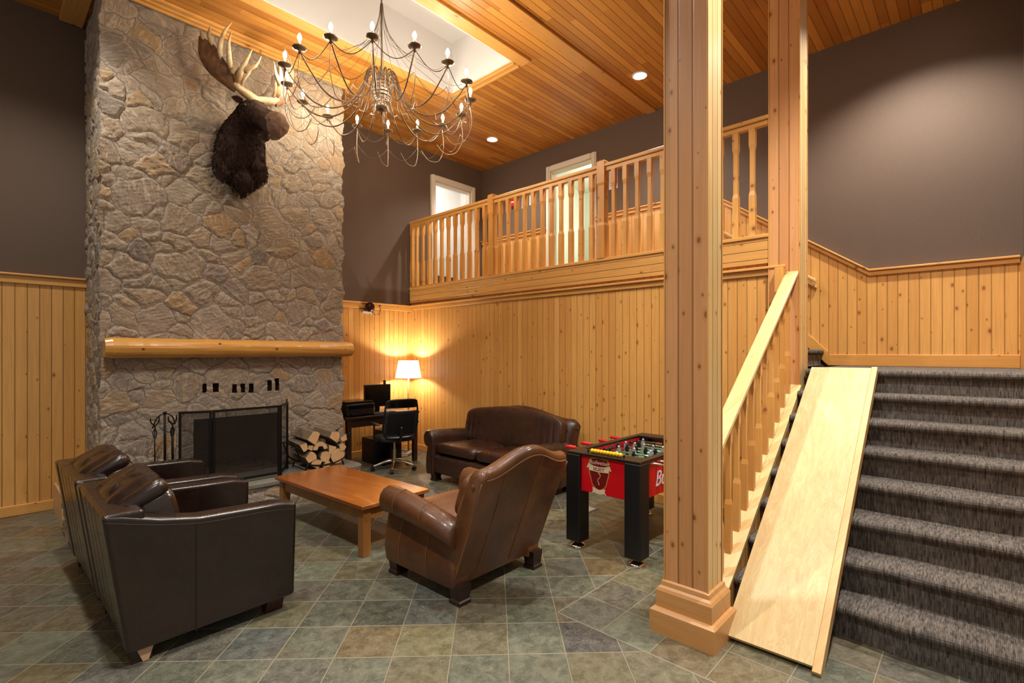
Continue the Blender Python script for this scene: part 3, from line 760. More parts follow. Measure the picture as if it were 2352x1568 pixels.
# fire tools
ft = thing('fire_tool_stand', 'black iron tool stand with forked handles left of the screen', 'fire tools', (1.25, 5.75, HZ))
bm = BM(); lathe(bm, [(.10, 0), (.10, .012), (.02, .02), (.012, .03)]); obj('base', bm, M['iron'], ft, smooth=False)
bm = BM(); tube(bm, [(0, 0, .02), (0, 0, .73)], .011, 8); uvsphere(bm, (0, 0, .74), .016, 8); obj('post', bm, M['iron'], ft, smooth=True)
bm = BM(); tube(bm, smoothpts([(-.10, 0, .60), (-.06, 0, .70), (0, 0, .735), (.06, 0, .70), (.085, 0, .62)]), .006, 6); obj('hook_bar', bm, M['iron'], ft, smooth=True)
def tool(x, y, kind):
    h = obj('tool', (lambda b: (tube(b, [(x, y, .05), (x, y, .58)], .006 if kind else .011, 6), tube(b, smoothpts([(x-.035, y, .70), (x-.03, y, .66), (x, y, .62), (x, y, .56)]), .006, 6), tube(b, smoothpts([(x+.035, y, .71), (x+.03, y, .66), (x, y, .62)]), .006, 6), tube(b, smoothpts([(x, y, .60), (x-.014, y, .57), (x-.012, y, .53), (x, y, .50)]), .004, 6), tube(b, smoothpts([(x, y, .60), (x+.014, y, .57), (x+.012, y, .53), (x, y, .50)]), .004, 6))[0])(BM()), M['iron'], ft, smooth=True)
    bm = BM()
    if kind == 0: box(bm, x-.045, x+.045, y-.006, y+.006, .03, .14)
    elif kind == 1: tube(bm, smoothpts([(x, y, .08), (x, y, .04), (x+.02, y, .03), (x+.04, y, .05)]), .006, 6)
    else: lathe(bm, [(.012, .16), (.03, .10), (.035, .03), (.0305, .028)], x, y, 12)
    obj('tool_head', bm, M['iron'], h)
tool(-.085, -.02, 1); tool(.055, -.03, 2); tool(.07, .03, 0)

# log basket and firewood
bk = thing('firewood_basket', 'black iron cradle holding split firewood on the hearth', 'log holder', (2.74, 5.62, HZ))
bm = BM()
for y in (-.13, .2):
    tube(bm, smoothpts([(-.34, y, .30), (-.25, y, .10), (0, y, .035), (.25, y, .10), (.30, y, .34), (.33, y, .36)]), .009, 6)
for x, z in ((-.25, .10), (0, .035), (.25, .10), (-.34, .30), (.30, .34)): tube(bm, [(x, -.14, z), (x, .21, z)], .007, 6)
for x in (-.2, .2):
    for y in (-.13, .2): tube(bm, [(x, y, .08), (x*1.15, y, 0)], .009, 6)
obj('frame', bm, M['iron'], bk, smooth=True)
logs = [  # x, z, shape points radius scale, kind, label
 (2.618, .66, .085, 'wedge', 'split wedge of firewood on the top left of the pile'),
 (2.50, .57, .055, 'wedge', 'pale split log at the far left of the firewood pile'),
 (2.575, .555, .04, 'quarter', 'thin split stick wedged left of the curved bark piece'),
 (2.685, .545, .085, 'half', 'grey bark-covered half log arched across the middle of the pile'),
 (2.565, .44, .075, 'quarter', 'pale split log at the lower left of the firewood pile'),
 (2.645, .375, .072, 'wedge', 'squarish split log at the bottom left front of the pile'),
 (2.75, .43, .062, 'round', 'small round log in the lower middle of the pile'),
 (2.765, .345, .058, 'wedge', 'small split log lowest in the basket'),
 (2.822, .50, .065, 'wedge', 'upright split log right of the curved bark piece'),
 (2.895, .42, .085, 'round', 'round log with cracked end at the lower right of the pile'),
 (2.945, .525, .055, 'quarter', 'split log on the right edge of the firewood pile'),
 (2.90, .60, .05, 'quarter', 'small split log near the upper right of the pile'),
 (2.975, .62, .05, 'wedge', 'split log at the top right edge of the pile'),
 (2.85, .655, .075, 'quarter', 'pale split log crowning the right of the pile')]
for i, (x, z, r_, kd, lb) in enumerate(logs):
    rr = random.Random(i+4); t = thing('firewood_log', lb, 'log', (x, 5.50+rr.uniform(-.02, .02), z-.025), group='split firewood in the hearth basket')
    n = 14; prof = []
    if kd == 'round': prof = [(r_*(1+rr.uniform(-.05, .05))*math.cos(2*PI*k_/n), r_*(1+rr.uniform(-.05, .05))*math.sin(2*PI*k_/n)) for k_ in range(n)]
    elif kd == 'half': prof = [(r_*math.cos(PI*k_/9), r_*1.0*math.sin(PI*k_/9)-.02) for k_ in range(10)]+[(-r_*.45, -.025), (-r_*.25, .015), (r_*.3, .015), (r_*.55, -.025)]
    elif kd == 'wedge':
        a0 = rr.uniform(0, 6.28); prof = [(r_*.9*math.cos(a0+q), r_*.9*math.sin(a0+q)) for q in (0, .4, .8, 1.2)]+[(r_*math.cos(a0+q), r_*math.sin(a0+q)) for q in (2.6, 4.2)]
    else:
        a0 = rr.uniform(0, 6.28); prof = [(r_*math.cos(a0+.35*k_), r_*math.sin(a0+.35*k_)) for k_ in range(6)]+[(r_*.75*math.cos(a0+3.2), r_*.75*math.sin(a0+3.2)), (r_*.7*math.cos(a0+4.6), r_*.7*math.sin(a0+4.6))]
    Lg = .38+rr.uniform(-.03, .04); tl = rr.uniform(-.03, .03)
    bm = BM(); loft(bm, [[(px_+tl*k_, y, pz+.02*math.sin(k_)) for px_, pz in prof] for k_, y in ((0, 0), (.5, Lg*.5), (1, Lg))]); obj('bark', bm, M['bark'], t)
    bm = BM(); prism(bm, [(px_*.985, pz*.985) for px_, pz in prof], 'Y', -.004, .0005); obj('cut_end', bm, M['end'], t)

# ================================================================ MOOSE HEAD
mh = thing('mounted_moose_head', 'dark brown mounted moose head with broad antlers on the chimney', 'mounted animal head', (1.97, 5.97, 3.85))
O = Vector((1.97, 5.97, 3.85))
def fr(pts): return [tuple(Vector(p)-O) for p in pts]
# neck and shoulder mass : (centre x, y, z, half width, half height, tilt of the section plane)
def bodyrings(spec, n=28, rough=.006, seed=1):
    rr = random.Random(seed); rings = []
    for (cx, cy, cz, hw, hh, ax, low) in spec:
        # section plane spanned by X and a direction in YZ given by angle ax (0 = vertical)
        v = Vector((0, math.sin(ax), math.cos(ax))); ring = []
        for k_ in range(n):
            a = 2*PI*k_/n; c_, s_ = math.cos(a), math.sin(a)
            q = hh*(low if s_ < 0 else 1)
            p = Vector((cx, cy, cz))+Vector((1, 0, 0))*c_*hw*(1-.15*max(0, -s_)**2)+v*s_*q
            p += Vector((rr.uniform(-1, 1), rr.uniform(-1, 1), rr.uniform(-1, 1)))*rough
            ring.append(p-O)
        rings.append(ring)
    return rings
spec = [(1.97, 5.97, 3.77, .17, .29, .0, 1.0), (1.97, 5.93, 3.75, .24, .34, .0, 1.0), (1.97, 5.86, 3.78, .245, .34, .08, 1.05), (1.97, 5.79, 3.86, .215, .31, .2, 1.1), (1.975, 5.72, 3.96, .18, .245, .3, 1.15), (1.98, 5.65, 4.05, .15, .185, .25, 1.15), (1.98, 5.58, 4.10, .132, .15, .0, 1.1),
        (1.985, 5.51, 4.095, .124, .135, -.25, 1.1), (1.99, 5.43, 4.065, .11, .12, -.42, 1.15), (2.0, 5.35, 4.01, .092, .105, -.5, 1.15), (2.01, 5.27, 3.96, .082, .10, -.52, 1.1), (2.02, 5.20, 3.915, .086, .108, -.5, 1.05), (2.03, 5.13, 3.875, .10, .122, -.45, 1.0), (2.035, 5.07, 3.845, .105, .125, -.4, 1.0), (2.04, 5.025, 3.83, .096, .112, -.35, 1.0), (2.04, 4.995, 3.82, .078, .09, -.35, 1.0), (2.04, 4.985, 3.815, .04, .05, -.35, 1.0)]
o = obj('head_and_neck', loft(BM(), bodyrings(spec, 30, .009)), [M['fur'], M['muzzle']], mh, smooth=True, sub=1)
for p in o.data.polygons:
    cy_ = sum((o.data.vertices[i].co.y for i in p.vertices))/len(p.vertices)
    if cy_+O.y < 5.09: p.material_index = 1
# shoulder lobes and chest tuft
bm = BM(); loft(bm, bodyrings([(1.97, 5.92, 3.47, .11, .15, 0, 1), (1.98, 5.84, 3.48, .125, .17, 0, 1), (1.99, 5.76, 3.50, .12, .165, .1, 1), (2.0, 5.70, 3.55, .08, .11, .2, 1)], 18, .012, 5))
loft(bm, bodyrings([(2.08, 5.90, 3.56, .10, .13, 0, 1), (2.09, 5.80, 3.56, .12, .16, 0, 1), (2.09, 5.70, 3.60, .09, .13, .1, 1), (2.08, 5.64, 3.66, .05, .07, .1, 1)], 18, .01, 6))
loft(bm, bodyrings([(1.82, 5.93, 3.58, .10, .14, 0, 1), (1.81, 5.86, 3.60, .11, .18, 0, 1), (1.84, 5.78, 3.66, .08, .14, .1, 1)], 18, .012, 8))
obj('chest_fur', bm, M['fur'], mh, smooth=True, sub=1)
bm = BM(); uvsphere(bm, tuple(Vector((2.03, 5.34, 3.83))-O), .065, 10, (.75, .9, 1.0)); obj('dewlap', bm, M['fur'], mh, smooth=True)
bm = BM(); rings = []
obj('lower_lip', uvsphere(BM(), tuple(Vector((2.035, 5.13, 3.755))-O), .06, 10, (.95, 1.3, .5)), M['muzzle'], mh, smooth=True)
for sx in (-1, 1):
    obj('nostril', uvsphere(BM(), tuple(Vector((2.037+sx*.090, 5.035, 3.862))-O), .02, 8, (.35, .75, 1.6)), M['eye'], mh, smooth=True)
    obj('eye', uvsphere(BM(), tuple(Vector((1.987+sx*.112, 5.48, 4.13))-O), .024, 8), M['eye'], mh, smooth=True)
    bm = BM(); b0 = Vector((1.975+sx*.09, 5.56, 4.20))-O; rings = []
    for k_, (l_, w_) in enumerate(((0, .024), (.035, .035), (.07, .038), (.10, .024), (.13, .005))):
        c_ = b0+Vector((sx*.75, .25, .12))*l_; rings.append([c_+Vector((0, .3*math.cos(a)*w_, math.sin(a)*w_))+Vector((0, .15, 0))*abs(math.cos(a))*w_ for a in [2*PI*j/10 for j in range(10)]])
    loft(bm, rings); obj('ear', bm, M['fur'], mh, smooth=True)
# hair: short dark blades over the neck and chest
def hair(src, n, seed, ymin=5.30):
    rr = random.Random(seed); bm = BM(); me = src.data; P = list(me.polygons); w_ = [p.area for p in P]
    for p in rr.choices(P, w_, k=n):
        c = p.center
        if c.y+O.y < ymin: continue
        vs = [me.vertices[i].co for i in p.vertices]; a, b = rr.random(), rr.random(); q = (vs[0]*(1-a)+vs[1]*a)*(1-b)+(vs[3 % len(vs)]*(1-a)+vs[2]*a)*b
        nrm = p.normal; L_ = rr.uniform(.02, .05)
        d = (Vector((rr.uniform(-.25, .25), rr.uniform(-.2, .1), -1))*.85+nrm*.42).normalized()
        s_ = d.cross(nrm)
        if s_.length < .1: s_ = Vector((1, 0, 0))
        s_ = s_.normalized()*rr.uniform(.0025, .005)
        q0 = q-nrm*.004
        v = [bm.verts.new(x) for x in (q0-s_, q0+s_, q0+d*L_*.55+s_*.8+nrm*.006, q0+d*L_, q0+d*L_*.55-s_*.8+nrm*.006)]; bm.faces.new(v)
    return bm
for nm, cnt in (('head_and_neck', 5200), ('chest_fur', 3600)):
    src = [c for c in mh.children if c.name.split('.')[0] == nm][0]
    me = bpy.data.meshes.new('hair'); b2 = hair(src, cnt, cnt); b2.to_mesh(me); b2.free(); me.materials.append(M['fur'])
    ho = bpy.data.objects.new('hair_coat', me); C.objects.link(ho); ho.parent = mh; ho['kind'] = 'stuff'
# antlers
def antler(sx):
    cx = 1.985
    def P(x, y, z): return Vector((cx+sx*(cx-x)*-1 if sx < 0 else cx+(cx-x), y, z))-O
    def Q(p): x, y, z = p; return Vector((x if sx < 0 else 2*cx-x+.02, y, z))-O
    bm = BM()
    pts = smoothpts([Q((1.990, 5.49, 4.205)), Q((1.91, 5.465, 4.232)), Q((1.845, 5.47, 4.26)), Q((1.80, 5.49, 4.32))], 5)
    tube(bm, pts, interp([.058, .046, .038, .042], 5), 12)
    a = obj('antler', bm, M['antler'], mh, smooth=True)
    # palm : curved plate between a front edge and a back edge
    bm = BM(); N = 14; rings = []
    front = smoothpts([Q((1.82, 5.47, 4.28)), Q((1.765, 5.45, 4.36)), Q((1.70, 5.46, 4.47)), Q((1.65, 5.49, 4.56)), Q((1.605, 5.55, 4.66)), Q((1.55, 5.61, 4.71))], 4)
    back = smoothpts([Q((1.80, 5.52, 4.25)), Q((1.73, 5.58, 4.30)), Q((1.64, 5.64, 4.38)), Q((1.565, 5.68, 4.47)), Q((1.52, 5.70, 4.60)), Q((1.525, 5.68, 4.76))], 4)
    for f_, b_ in zip(front, back):
        f_, b_ = Vector(f_), Vector(b_); m = (f_+b_)/2+Vector((sx*.03, .02, -.035)); ring = []
        for s_ in (1, -1):
            for k_ in range(7):
                t = k_/6 if s_ > 0 else 1-k_/6
                p = f_*(1-t)**2+m*2*t*(1-t)+b_*t**2
                th = (.011*(1-(2*t-1)**4)+.003)*s_
                ring.append(p+Vector((-sx*.5, -.4, .7)).normalized()*th)
        rings.append(ring)
    loft(bm, rings); obj('palm', bm, M['palm'], a, smooth=True)
    def tine(p, r0, nm='tine'):
        pts = smoothpts([Q(q) for q in p], 5); m = len(pts)
        obj(nm, tube(BM(), pts, [r0*(1-(i/(m-1))**1.6)*.95*min(1, .25+4*i/(m-1))+.003 for i in range(m)], 9), M['antler'], a, smooth=True)
    tine([(1.60, 5.55, 4.64), (1.585, 5.59, 4.74), (1.59, 5.60, 4.80), (1.60, 5.61, 4.86)], .022)
    tine([(1.66, 5.50, 4.50), (1.645, 5.46, 4.62), (1.68, 5.44, 4.77), (1.745, 5.44, 4.89)], .026)
    tine([(1.735, 5.46, 4.42), (1.71, 5.41, 4.52), (1.70, 5.39, 4.65), (1.725, 5.385, 4.77)], .027)
    tine([(1.55, 5.62, 4.70), (1.535, 5.65, 4.76), (1.535, 5.65, 4.82)], .016)
    # broad brow plate that the front points grow from
    poly = [Vector(Q(q)) for q in ((1.83, 5.485, 4.27), (1.775, 5.47, 4.35), (1.725, 5.455, 4.44), (1.765, 5.41, 4.425), (1.79, 5.385, 4.42), (1.805, 5.33, 4.46), (1.85, 5.31, 4.44), (1.89, 5.27, 4.455), (1.875, 5.33, 4.39), (1.845, 5.41, 4.32), (1.85, 5.46, 4.275))]
    cen = sum(poly, Vector())/len(poly); nrm = (poly[0]-cen).cross(poly[3]-cen).normalized(); bm = BM(); rings = []
    for s_, f_ in ((-.012, .55), (-.016, .8), (-.008, .98), (.008, .98), (.016, .8), (.012, .55)): rings.append([cen+(p-cen)*f_+nrm*s_ for p in poly])
    loft(bm, rings); obj('brow_plate', bm, M['antler'], a, smooth=True)
    # brow palm with forked points
    tine([(1.80, 5.48, 4.30), (1.80, 5.40, 4.37), (1.81, 5.33, 4.43), (1.835, 5.28, 4.51), (1.87, 5.25, 4.60)], .036, 'brow_tine')
    tine([(1.815, 5.36, 4.40), (1.855, 5.29, 4.42), (1.90, 5.24, 4.45), (1.935, 5.20, 4.54)], .026, 'brow_tine')
    tine([(1.74, 5.45, 4.38), (1.76, 5.40, 4.41), (1.80, 5.36, 4.42)], .03, 'brow_tine')
antler(-1); antler(1)

# ================================================================ CHANDELIER
CX, CY, CZ, CR = 2.90, 4.57, 4.30, .93
ch = thing('wire_chandelier', 'large bronze wire chandelier with a ring of sixteen lit candles', 'chandelier', (CX, CY, CZ))
bm = BM(); tube(bm, [(0, 0, .28), (0, 0, WT-CZ-.02)], .009, 8); obj('stem', bm, M['bronze'], ch, smooth=True)
bm = BM(); lathe(bm, [(.012, 0), (.03, .02), (.035, .10), (.02, .20), (.012, .26)], z0=1.0); obj('collar', bm, M['bronze'], ch, smooth=True)
bm = BM(); lathe(bm, [(.02, 0), (.07, .012), (.07, .02)], z0=WT-CZ-.021); obj('canopy', bm, M['bronze'], ch)
bm = BM(); lathe(bm, [(.0, -.16), (.055, -.158), (.07, -.13), (.06, -.10), (.085, -.04), (.10, .05), (.10, .14), (.08, .19), (.035, .22), (.012, .27), (.008, .28)][1:], n=24); obj('centre_vase', bm, M['silver'], ch, smooth=True)
bm = BM()
for k_ in range(7): 
    z = -.10+.035*k_; r_ = .088+.014*min(1, k_/3)
    tube(bm, [(r_*math.cos(a), r_*math.sin(a), z) for a in [2*PI*j/24 for j in range(25)]], .004, 5)
obj('vase_rings', bm, M['bronze'], ch, smooth=True)
bm = BM(); lathe(bm, [(.005, -.21), (.014, -.20), (.012, -.17), (.03, -.158)]); obj('finial', bm, M['bronze'], ch, smooth=True)
NA = 16
def mk(fn):
    bm = BM(); fn(bm); me = bpy.data.meshes.new('p'); bmesh.ops.recalc_face_normals(bm, faces=bm.faces[:]); bm.to_mesh(me); bm.free()
    for p in me.polygons: p.use_smooth = True
    return me
arm = mk(lambda b: tube(b, smoothpts([(.045, 0, .10), (.09, 0, .22), (.15, 0, .20), (.21, 0, .02), (.32, 0, -.16), (.50, 0, -.27), (.68, 0, -.25), (.83, 0, -.12), (.905, 0, -.03), (CR, 0, .0)], 5), .0075, 6))
arm2 = mk(lambda b: tube(b, smoothpts([(.06, 0, -.08), (.11, 0, -.16), (.09, 0, -.05), (.14, 0, .16), (.20, 0, .05), (.24, 0, -.10), (.36, 0, -.06)], 5), .004, 5))
lowloop = mk(lambda b: tube(b, smoothpts([(CR-.01, 0, -.02), (CR+.015, 0, -.20), (CR-.01, 0, -.33), (CR-.09, 0, -.44), (CR-.19, .05, -.44), (CR-.26, .1, -.34)], 5), .0042, 5))
strand = mk(lambda b: tube(b, smoothpts([(.012, 0, .95), (.03, 0, .80), (.10, 0, .60), (.28, 0, .38), (.52, 0, .20), (.74, 0, .02), (CR-.02, 0, .0)], 5), .0022, 4))
da = 2*PI/NA
def swagf(b, drop, rr, th, z0=0):
    pts = []
    for j in range(13):
        s_ = j/12; a = s_*da; q = rr-.0*math.sin(PI*s_); pts.append((q*math.cos(a), q*math.sin(a), z0-drop*math.sin(PI*s_)))
    tube(b, pts, th, 5)
swag = mk(lambda b: swagf(b, .13, CR, .004)); lowswag = mk(lambda b: swagf(b, .14, CR*.985, .0026, -.20))
inner = mk(lambda b: swagf(b, .07, .36, .003, -.04))
cup = mk(lambda b: (lathe(b, [(.008, -.03), (.012, 0), (.045, .012), (.062, .022), (.062, .027), (.045, .02), (.018, .016), (.018, .03)], CR, 0, 16)))
candle = mk(lambda b: lathe(b, [(.012, .016), (.012, .085), (.0115, .086), (.004, .087)], CR, 0, 10))
bulb = mk(lambda b: lathe(b, [(.006, .087), (.014, .098), (.0185, .115), (.015, .135), (.007, .15), (.002, .158)], CR, 0, 10))
for me, m in ((arm, 'bronze'), (arm2, 'silver'), (lowloop, 'silver'), (strand, 'bronze'), (swag, 'bronze'), (lowswag, 'bronze'), (inner, 'silver'), (cup, 'bronze'), (candle, 'cream'), (bulb, 'bulb')): me.materials.append(M[m])
for i in range(NA):
    r_ = (0, 0, da*(i+.35))
    for nm, me in (('arm', arm), ('inner_scroll', arm2), ('hanging_loop', lowloop), ('wire_strand', strand), ('swag', swag)): obj(nm, me, None, ch, rot=r_)
    c_ = obj('cup', cup, None, ch, rot=r_); obj('candle', candle, None, c_); obj('bulb', bulb, None, c_)
for me, m in ((lowswag, 'low_swag'), (inner, 'inner_swag')):
    for i in range(NA): obj(m, me, None, ch, rot=(0, 0, da*(i+.35)))

# ================================================================ DOWNLIGHTS
def downlight(x, y, label, z=CEIL, vis=True, power=DOWN_POWER):
    t = thing('ceiling_downlight', label, 'downlight', (x, y, z), group='recessed downlights' if 0 else None)
    bm = BM(); lathe(bm, [(.072, -.001), (.098, -.001), (.098, -.008), (.085, -.014), (.072, -.006)], n=28); obj('trim_ring', bm, M['white'], t)
    bm = BM(); lathe(bm, [(.072, -.005), (.071, -.007)], n=28); obj('lens', bm, M['lens'], t)
    l = bpy.data.lights.new('downlight_lamp', 'SPOT'); l.energy = power; l.spot_size = math.radians(125); l.spot_blend = .7; l.shadow_soft_size = .05; l.color = (1, .95, .86)
    o = bpy.data.objects.new('downlight_lamp', l); C.objects.link(o); o.parent = t; o.location = (0, 0, -.03)
for x, y, lb in ((5.67, 3.10, 'round lit downlight in the ceiling near the thick column'), (5.73, 5.78, 'round lit downlight above the corner of the loft'),
                 (5.7, .42, 'round lit downlight above the stair landing'), (2.6, 2.2, 'unseen fill downlight added above the worn armchair'), (3.44, .08, 'round lit downlight above the foot of the stairs'),  # the armchair one is out of view, added as fill light
                 (.3, 2.6, 'unseen fill downlight added above the paired leather chairs'), (.2, 5.4, 'unseen fill downlight added by the left of the chimney'), (.2, .0, 'unseen fill downlight added above the lobby entrance')):  # these three are unseen too, added to brighten the lobby
    pw = {5.7: 380, 3.44: 560, .3: 300, 2.6: 260}.get(x, DOWN_POWER)
    downlight(x, y, lb, power=pw)

# ================================================================ SEATING
def rbox(x0, x1, y0, y1, z0, z1): return bx(x0, x1, y0, y1, z0, z1)
def espresso_chair(loc, rz, label, foot_label=True, W=.93):
    t = thing('tub_armchair', label, 'armchair', loc, rz, 'paired espresso leather armchairs'); hw = W/2; m = M['espresso']; aw = .13
    # arms : side silhouettes (y, z); y runs to the front
    side = [(-.445, .075), (.40, .09), (.415, .66), (.30, .683), (.10, .69), (-.12, .70), (-.30, .735), (-.46, .785), (-.545, .80)]
    for s_ in (-1, 1):
        x0, x1 = (hw-aw, hw) if s_ > 0 else (-hw, -hw+aw)
        a = obj('arm', prism(BM(), side, 'X', x0, x1), m, t, bevel=.022, seg=5)
        xs = x1+.001 if s_ > 0 else x0-.001
        obj('seam', tube(BM(), smoothpts([(xs, -.14, .08), (xs, -.14, .40), (xs, -.14, .665)], 4), .003, 5), M['darkthread'], a)
        obj('seam', tube(BM(), smoothpts([(xs+.002*s_, -.53, .765), (xs+.002*s_, -.30, .70), (xs+.002*s_, -.08, .662), (xs+.002*s_, .2, .65), (xs+.002*s_, .40, .628)], 4), .0018, 5), M['darkthread'], a)
    bk = obj('back', prism(BM(), [(-.44, .08), (-.30, .08), (-.37, .80), (-.54, .80)], 'X', -hw+.004, hw-.004), m, t, bevel=.02, seg=4)
    for k_ in range(1, 6):
        x = -hw+W*k_/6; obj('seam', tube(BM(), [(x, -.4405, .09), (x, -.5365, .78)], .002, 5), M['darkthread'], bk)
    obj('front_rail', rbox(-hw+aw, hw-aw, -.3, .385, .09, .28), m, t, bevel=.02)
    T = Matrix.Translation((0, .035, .345)) @ Matrix.Rotation(math.radians(2), 4, 'X')
    obj('seat_cushion', cushion(W-2*aw-.005, .74, .17, .22, .4, T=T), m, t, smooth=True)
    T = Matrix.Translation((0, -.25, .60)) @ Matrix.Rotation(math.radians(12), 4, 'X')
    obj('back_cushion', cushion(W-2*aw-.01, .20, .52, .25, .35, T=T), m, t, smooth=True)
    def wr(p):
        return Vector((p.x, p.y+.012*math.sin(p.x*26), p.z*(1+.09*math.sin(p.x*19+1))+.007*math.sin(p.x*45+p.y*9)))
    T = Matrix.Translation((0, -.355, .805)) @ Matrix.Rotation(math.radians(28), 4, 'X')
    obj('head_pillow', cushion(W-2*aw-.02, .29, .15, .35, .7, 48, 18, T=T, puff=wr), m, t, smooth=True)
    for sx in (-1, 1):
        obj('foot', prism(BM(), [(sx*(hw-.10)-.03, 0), (sx*(hw-.10)+.03, 0), (sx*(hw-.09)+.05, .088), (sx*(hw-.09)-.05, .088)], 'Y', .25, .35), M['redwood'], t)
        obj('foot', bx(sx*(hw-.09)-.045, sx*(hw-.09)+.045, -.42, -.33, 0, .085), M['blackwood'], t)
    return t
# local front (+y) looks towards +X of the room
c1 = espresso_chair((.965, 3.595, 0), -PI/2, 'espresso leather armchair nearest the viewer, a pale chip on its rear foot')
bm = BM(); prism(bm, [(-.012, .0), (.012, .0), (.04, .085), (-.045, .085)], 'Y', 0, .012)
o = obj('chipped_corner', bm, M['barewood'], c1, loc=(.93/2-.035, -.36, .003), rot=(0, 0, PI/2)); o['label'] = 'bare pale wood where the foot is split'
copy = copy_tree(c1, None, location=(.955, 4.60, 0), rotation_euler=(0, 0, -PI/2+.02))
copy['label'] = 'espresso leather armchair behind its twin, beside the left wall'
for ch_ in list(copy.children):
    if ch_.name.startswith('chipped'): bpy.data.objects.remove(ch_)

def club(name, label, cat, loc, rz, W, D, m, backz, camel, seats, group=None, seamcol='thread', lean=.17, lz=.3, slope=0, fi=.14):
    """rolled-arm leather seat; front is local +y"""
    t = thing(name, label, cat, loc, rz, group); hw = W/2; aw = .17; LN_ = lean
    yb, yf = -D/2, D/2
    obj('seat_base', rbox(-hw+.10, hw-.10, yb+.17, yf-.07, .10, .33), m, t, bevel=.03, seg=4)
    # arms: cross-section (x outward, z), scroll on top; swept along y
    def sec(dz, sc, y):
        base = [(-.075, .09), (.045, .09), (.06, .17), (.058, .26), (.035, .36), (.015, .425)]
        cx_, cz_, R_ = .02, .515, .095
        for k_ in range(11):
            a = math.radians(-75+k_*26); base.append((cx_+R_*math.cos(a), cz_+R_*math.sin(a)))
        base += [(-.085, .43)]
        return [(p[0]*sc, y, .09+(p[1]-.09)*dz) for p in base]
    for s_ in (-1, 1):
        rings = []
        for y, dz, sc in ((yb+.10, .86-slope, .82), (yb+.12, .90-slope, .95), (yb+.25, .95-slope*.8, 1), (yb+.45, .99-slope*.4, 1), (yf-.20, 1.03, 1.0), (yf-.07, 1.04, 1), (yf-.045, 1.03, .95), (yf-.035, 1.02, .88)):
            rings.append([(s_*(hw-.10+x), yy, z) for x, yy, z in sec(dz, sc, y)])
        a = obj('arm', loft(BM(), rings), m, t, smooth=True)
        a.data.set_sharp_from_angle(angle=math.radians(50))
        # seams over the roll
        for yq in (yb+.38, yf-.22):
            rr = [(s_*(hw-.10+x*1.012+.0), yy, z*1.004+.001) for x, yy, z in sec(.97 if yq < 0 else 1.02, 1.02, yq)][1:14]
            obj('seam', tube(BM(), rr, .0028, 5), M[seamcol], a)
        # front facing disc and nail trim
        rings2 = [[(s_*(hw-.10+x*.8), yf-.034+q, .09+(z-.09)*1.0+.004) for x, yy, z in sec(1.0, .95, 0)] for q in (0, .006)]
        obj('arm_facing', loft(BM(), rings2), m, a, smooth=False)
    # cushions
    wseat = (W-2*aw-.02)/seats
    for k_ in range(seats):
        xc = -hw+aw+.01+wseat*(k_+.5)
        T = Matrix.Translation((xc, .07, .395)) @ Matrix.Rotation(math.radians(3), 4, 'X')
        q = obj('seat_cushion', cushion(wseat-.006, D-.26, .165, .2, .45, 36, 14, T=T, puff=lambda p: Vector((p.x, p.y, p.z+.012*(1-(p.x*2/wseat)**2)))), m, t, smooth=True)
    # front apron line
    obj('apron', rbox(-hw+.13, hw-.13, yf-.085, yf-.06, .12, .31), m, t, bevel=.012)
    # back : sections in y-z along x, leaning backwards, top follows the camel line
    rings = []; N = 26; th = .17; z0 = .10
    xs = [-hw+.055+(W-.11)*i/N for i in range(N+1)]
    for i, x in enumerate(xs):
        u_ = x/(hw-.055); e = (1-abs(u_)**14)
        zt = backz+camel*(math.cos(PI*min(1, abs(u_)*1.15))*.5+.5)-(.045*(abs(u_) > .97))
        tt = th*(.75+.25*e)
        ring = []
        pr_ = [(0, z0), (0.0, (zt+z0)*.35), (0.0, (zt+z0)*.6), (0, zt-.06), (.01, zt-.02), (.035, zt), (.075, zt+.008), (.12, zt-.005), (tt-.01, zt-.05), (tt+.012, zt-.16), (tt+.028, (zt+z0)*.62), (tt+.02, .46), (tt, .35), (tt, z0)]
        for yy, z in pr_:
            lean = (z-lz)*LN_
            wide = 1+.06*max(0, (z-.62))/.3
            ring.append((x*wide, yb+.085+yy*(.9 if i in (0, N) else 1)-lean, z))
        rings.append(ring)
    b = obj('backrest', loft(BM(), rings), m, t, smooth=True); b.data.set_sharp_from_angle(angle=math.radians(60))
    # welt along the top rear edge and panel seams on the rear
    def rear(i, z): 
        x = xs[i]; wide = 1+.06*max(0, (z-.62))/.3; return (x*wide, yb+.083-(z-lz)*LN_, z)
    def ztop(i):
        u_ = xs[i]/(hw-.055); return backz+camel*(math.cos(PI*min(1, abs(u_)*1.15))*.5+.5)
    obj('piping', tube(BM(), [rear(i, ztop(i)-.055) for i in range(1, N)], .005, 6), M[seamcol] if seamcol == 'thread' else m, b, smooth=True)
    for fx in ((.26, .62) if seats == 1 else (.2, .4, .6, .8)):
        i = int(N*fx); obj('seam', tube(BM(), smoothpts([rear(i, .14), rear(i, .4), rear(i, .6), rear(i, ztop(i)-.06)], 3), .0028, 5), M[seamcol], b)
    for i in (0, N):
        s_ = -1 if i == 0 else 1
        obj('piping', tube(BM(), smoothpts([(rear(i, z)[0]+s_*.002, rear(i, z)[1]+.006, z) for z in (.15, .4, .6, ztop(i)-.07)], 4), .005, 6), M[seamcol] if seamcol == 'thread' else m, b, smooth=True)
        obj('back_button', uvsphere(BM(), (rear(i, .8)[0]+s_*.004, rear(i, .8)[1]+.075, ztop(i)-.10), .016, 8, (.5, 1, 1)), m, b, smooth=True)
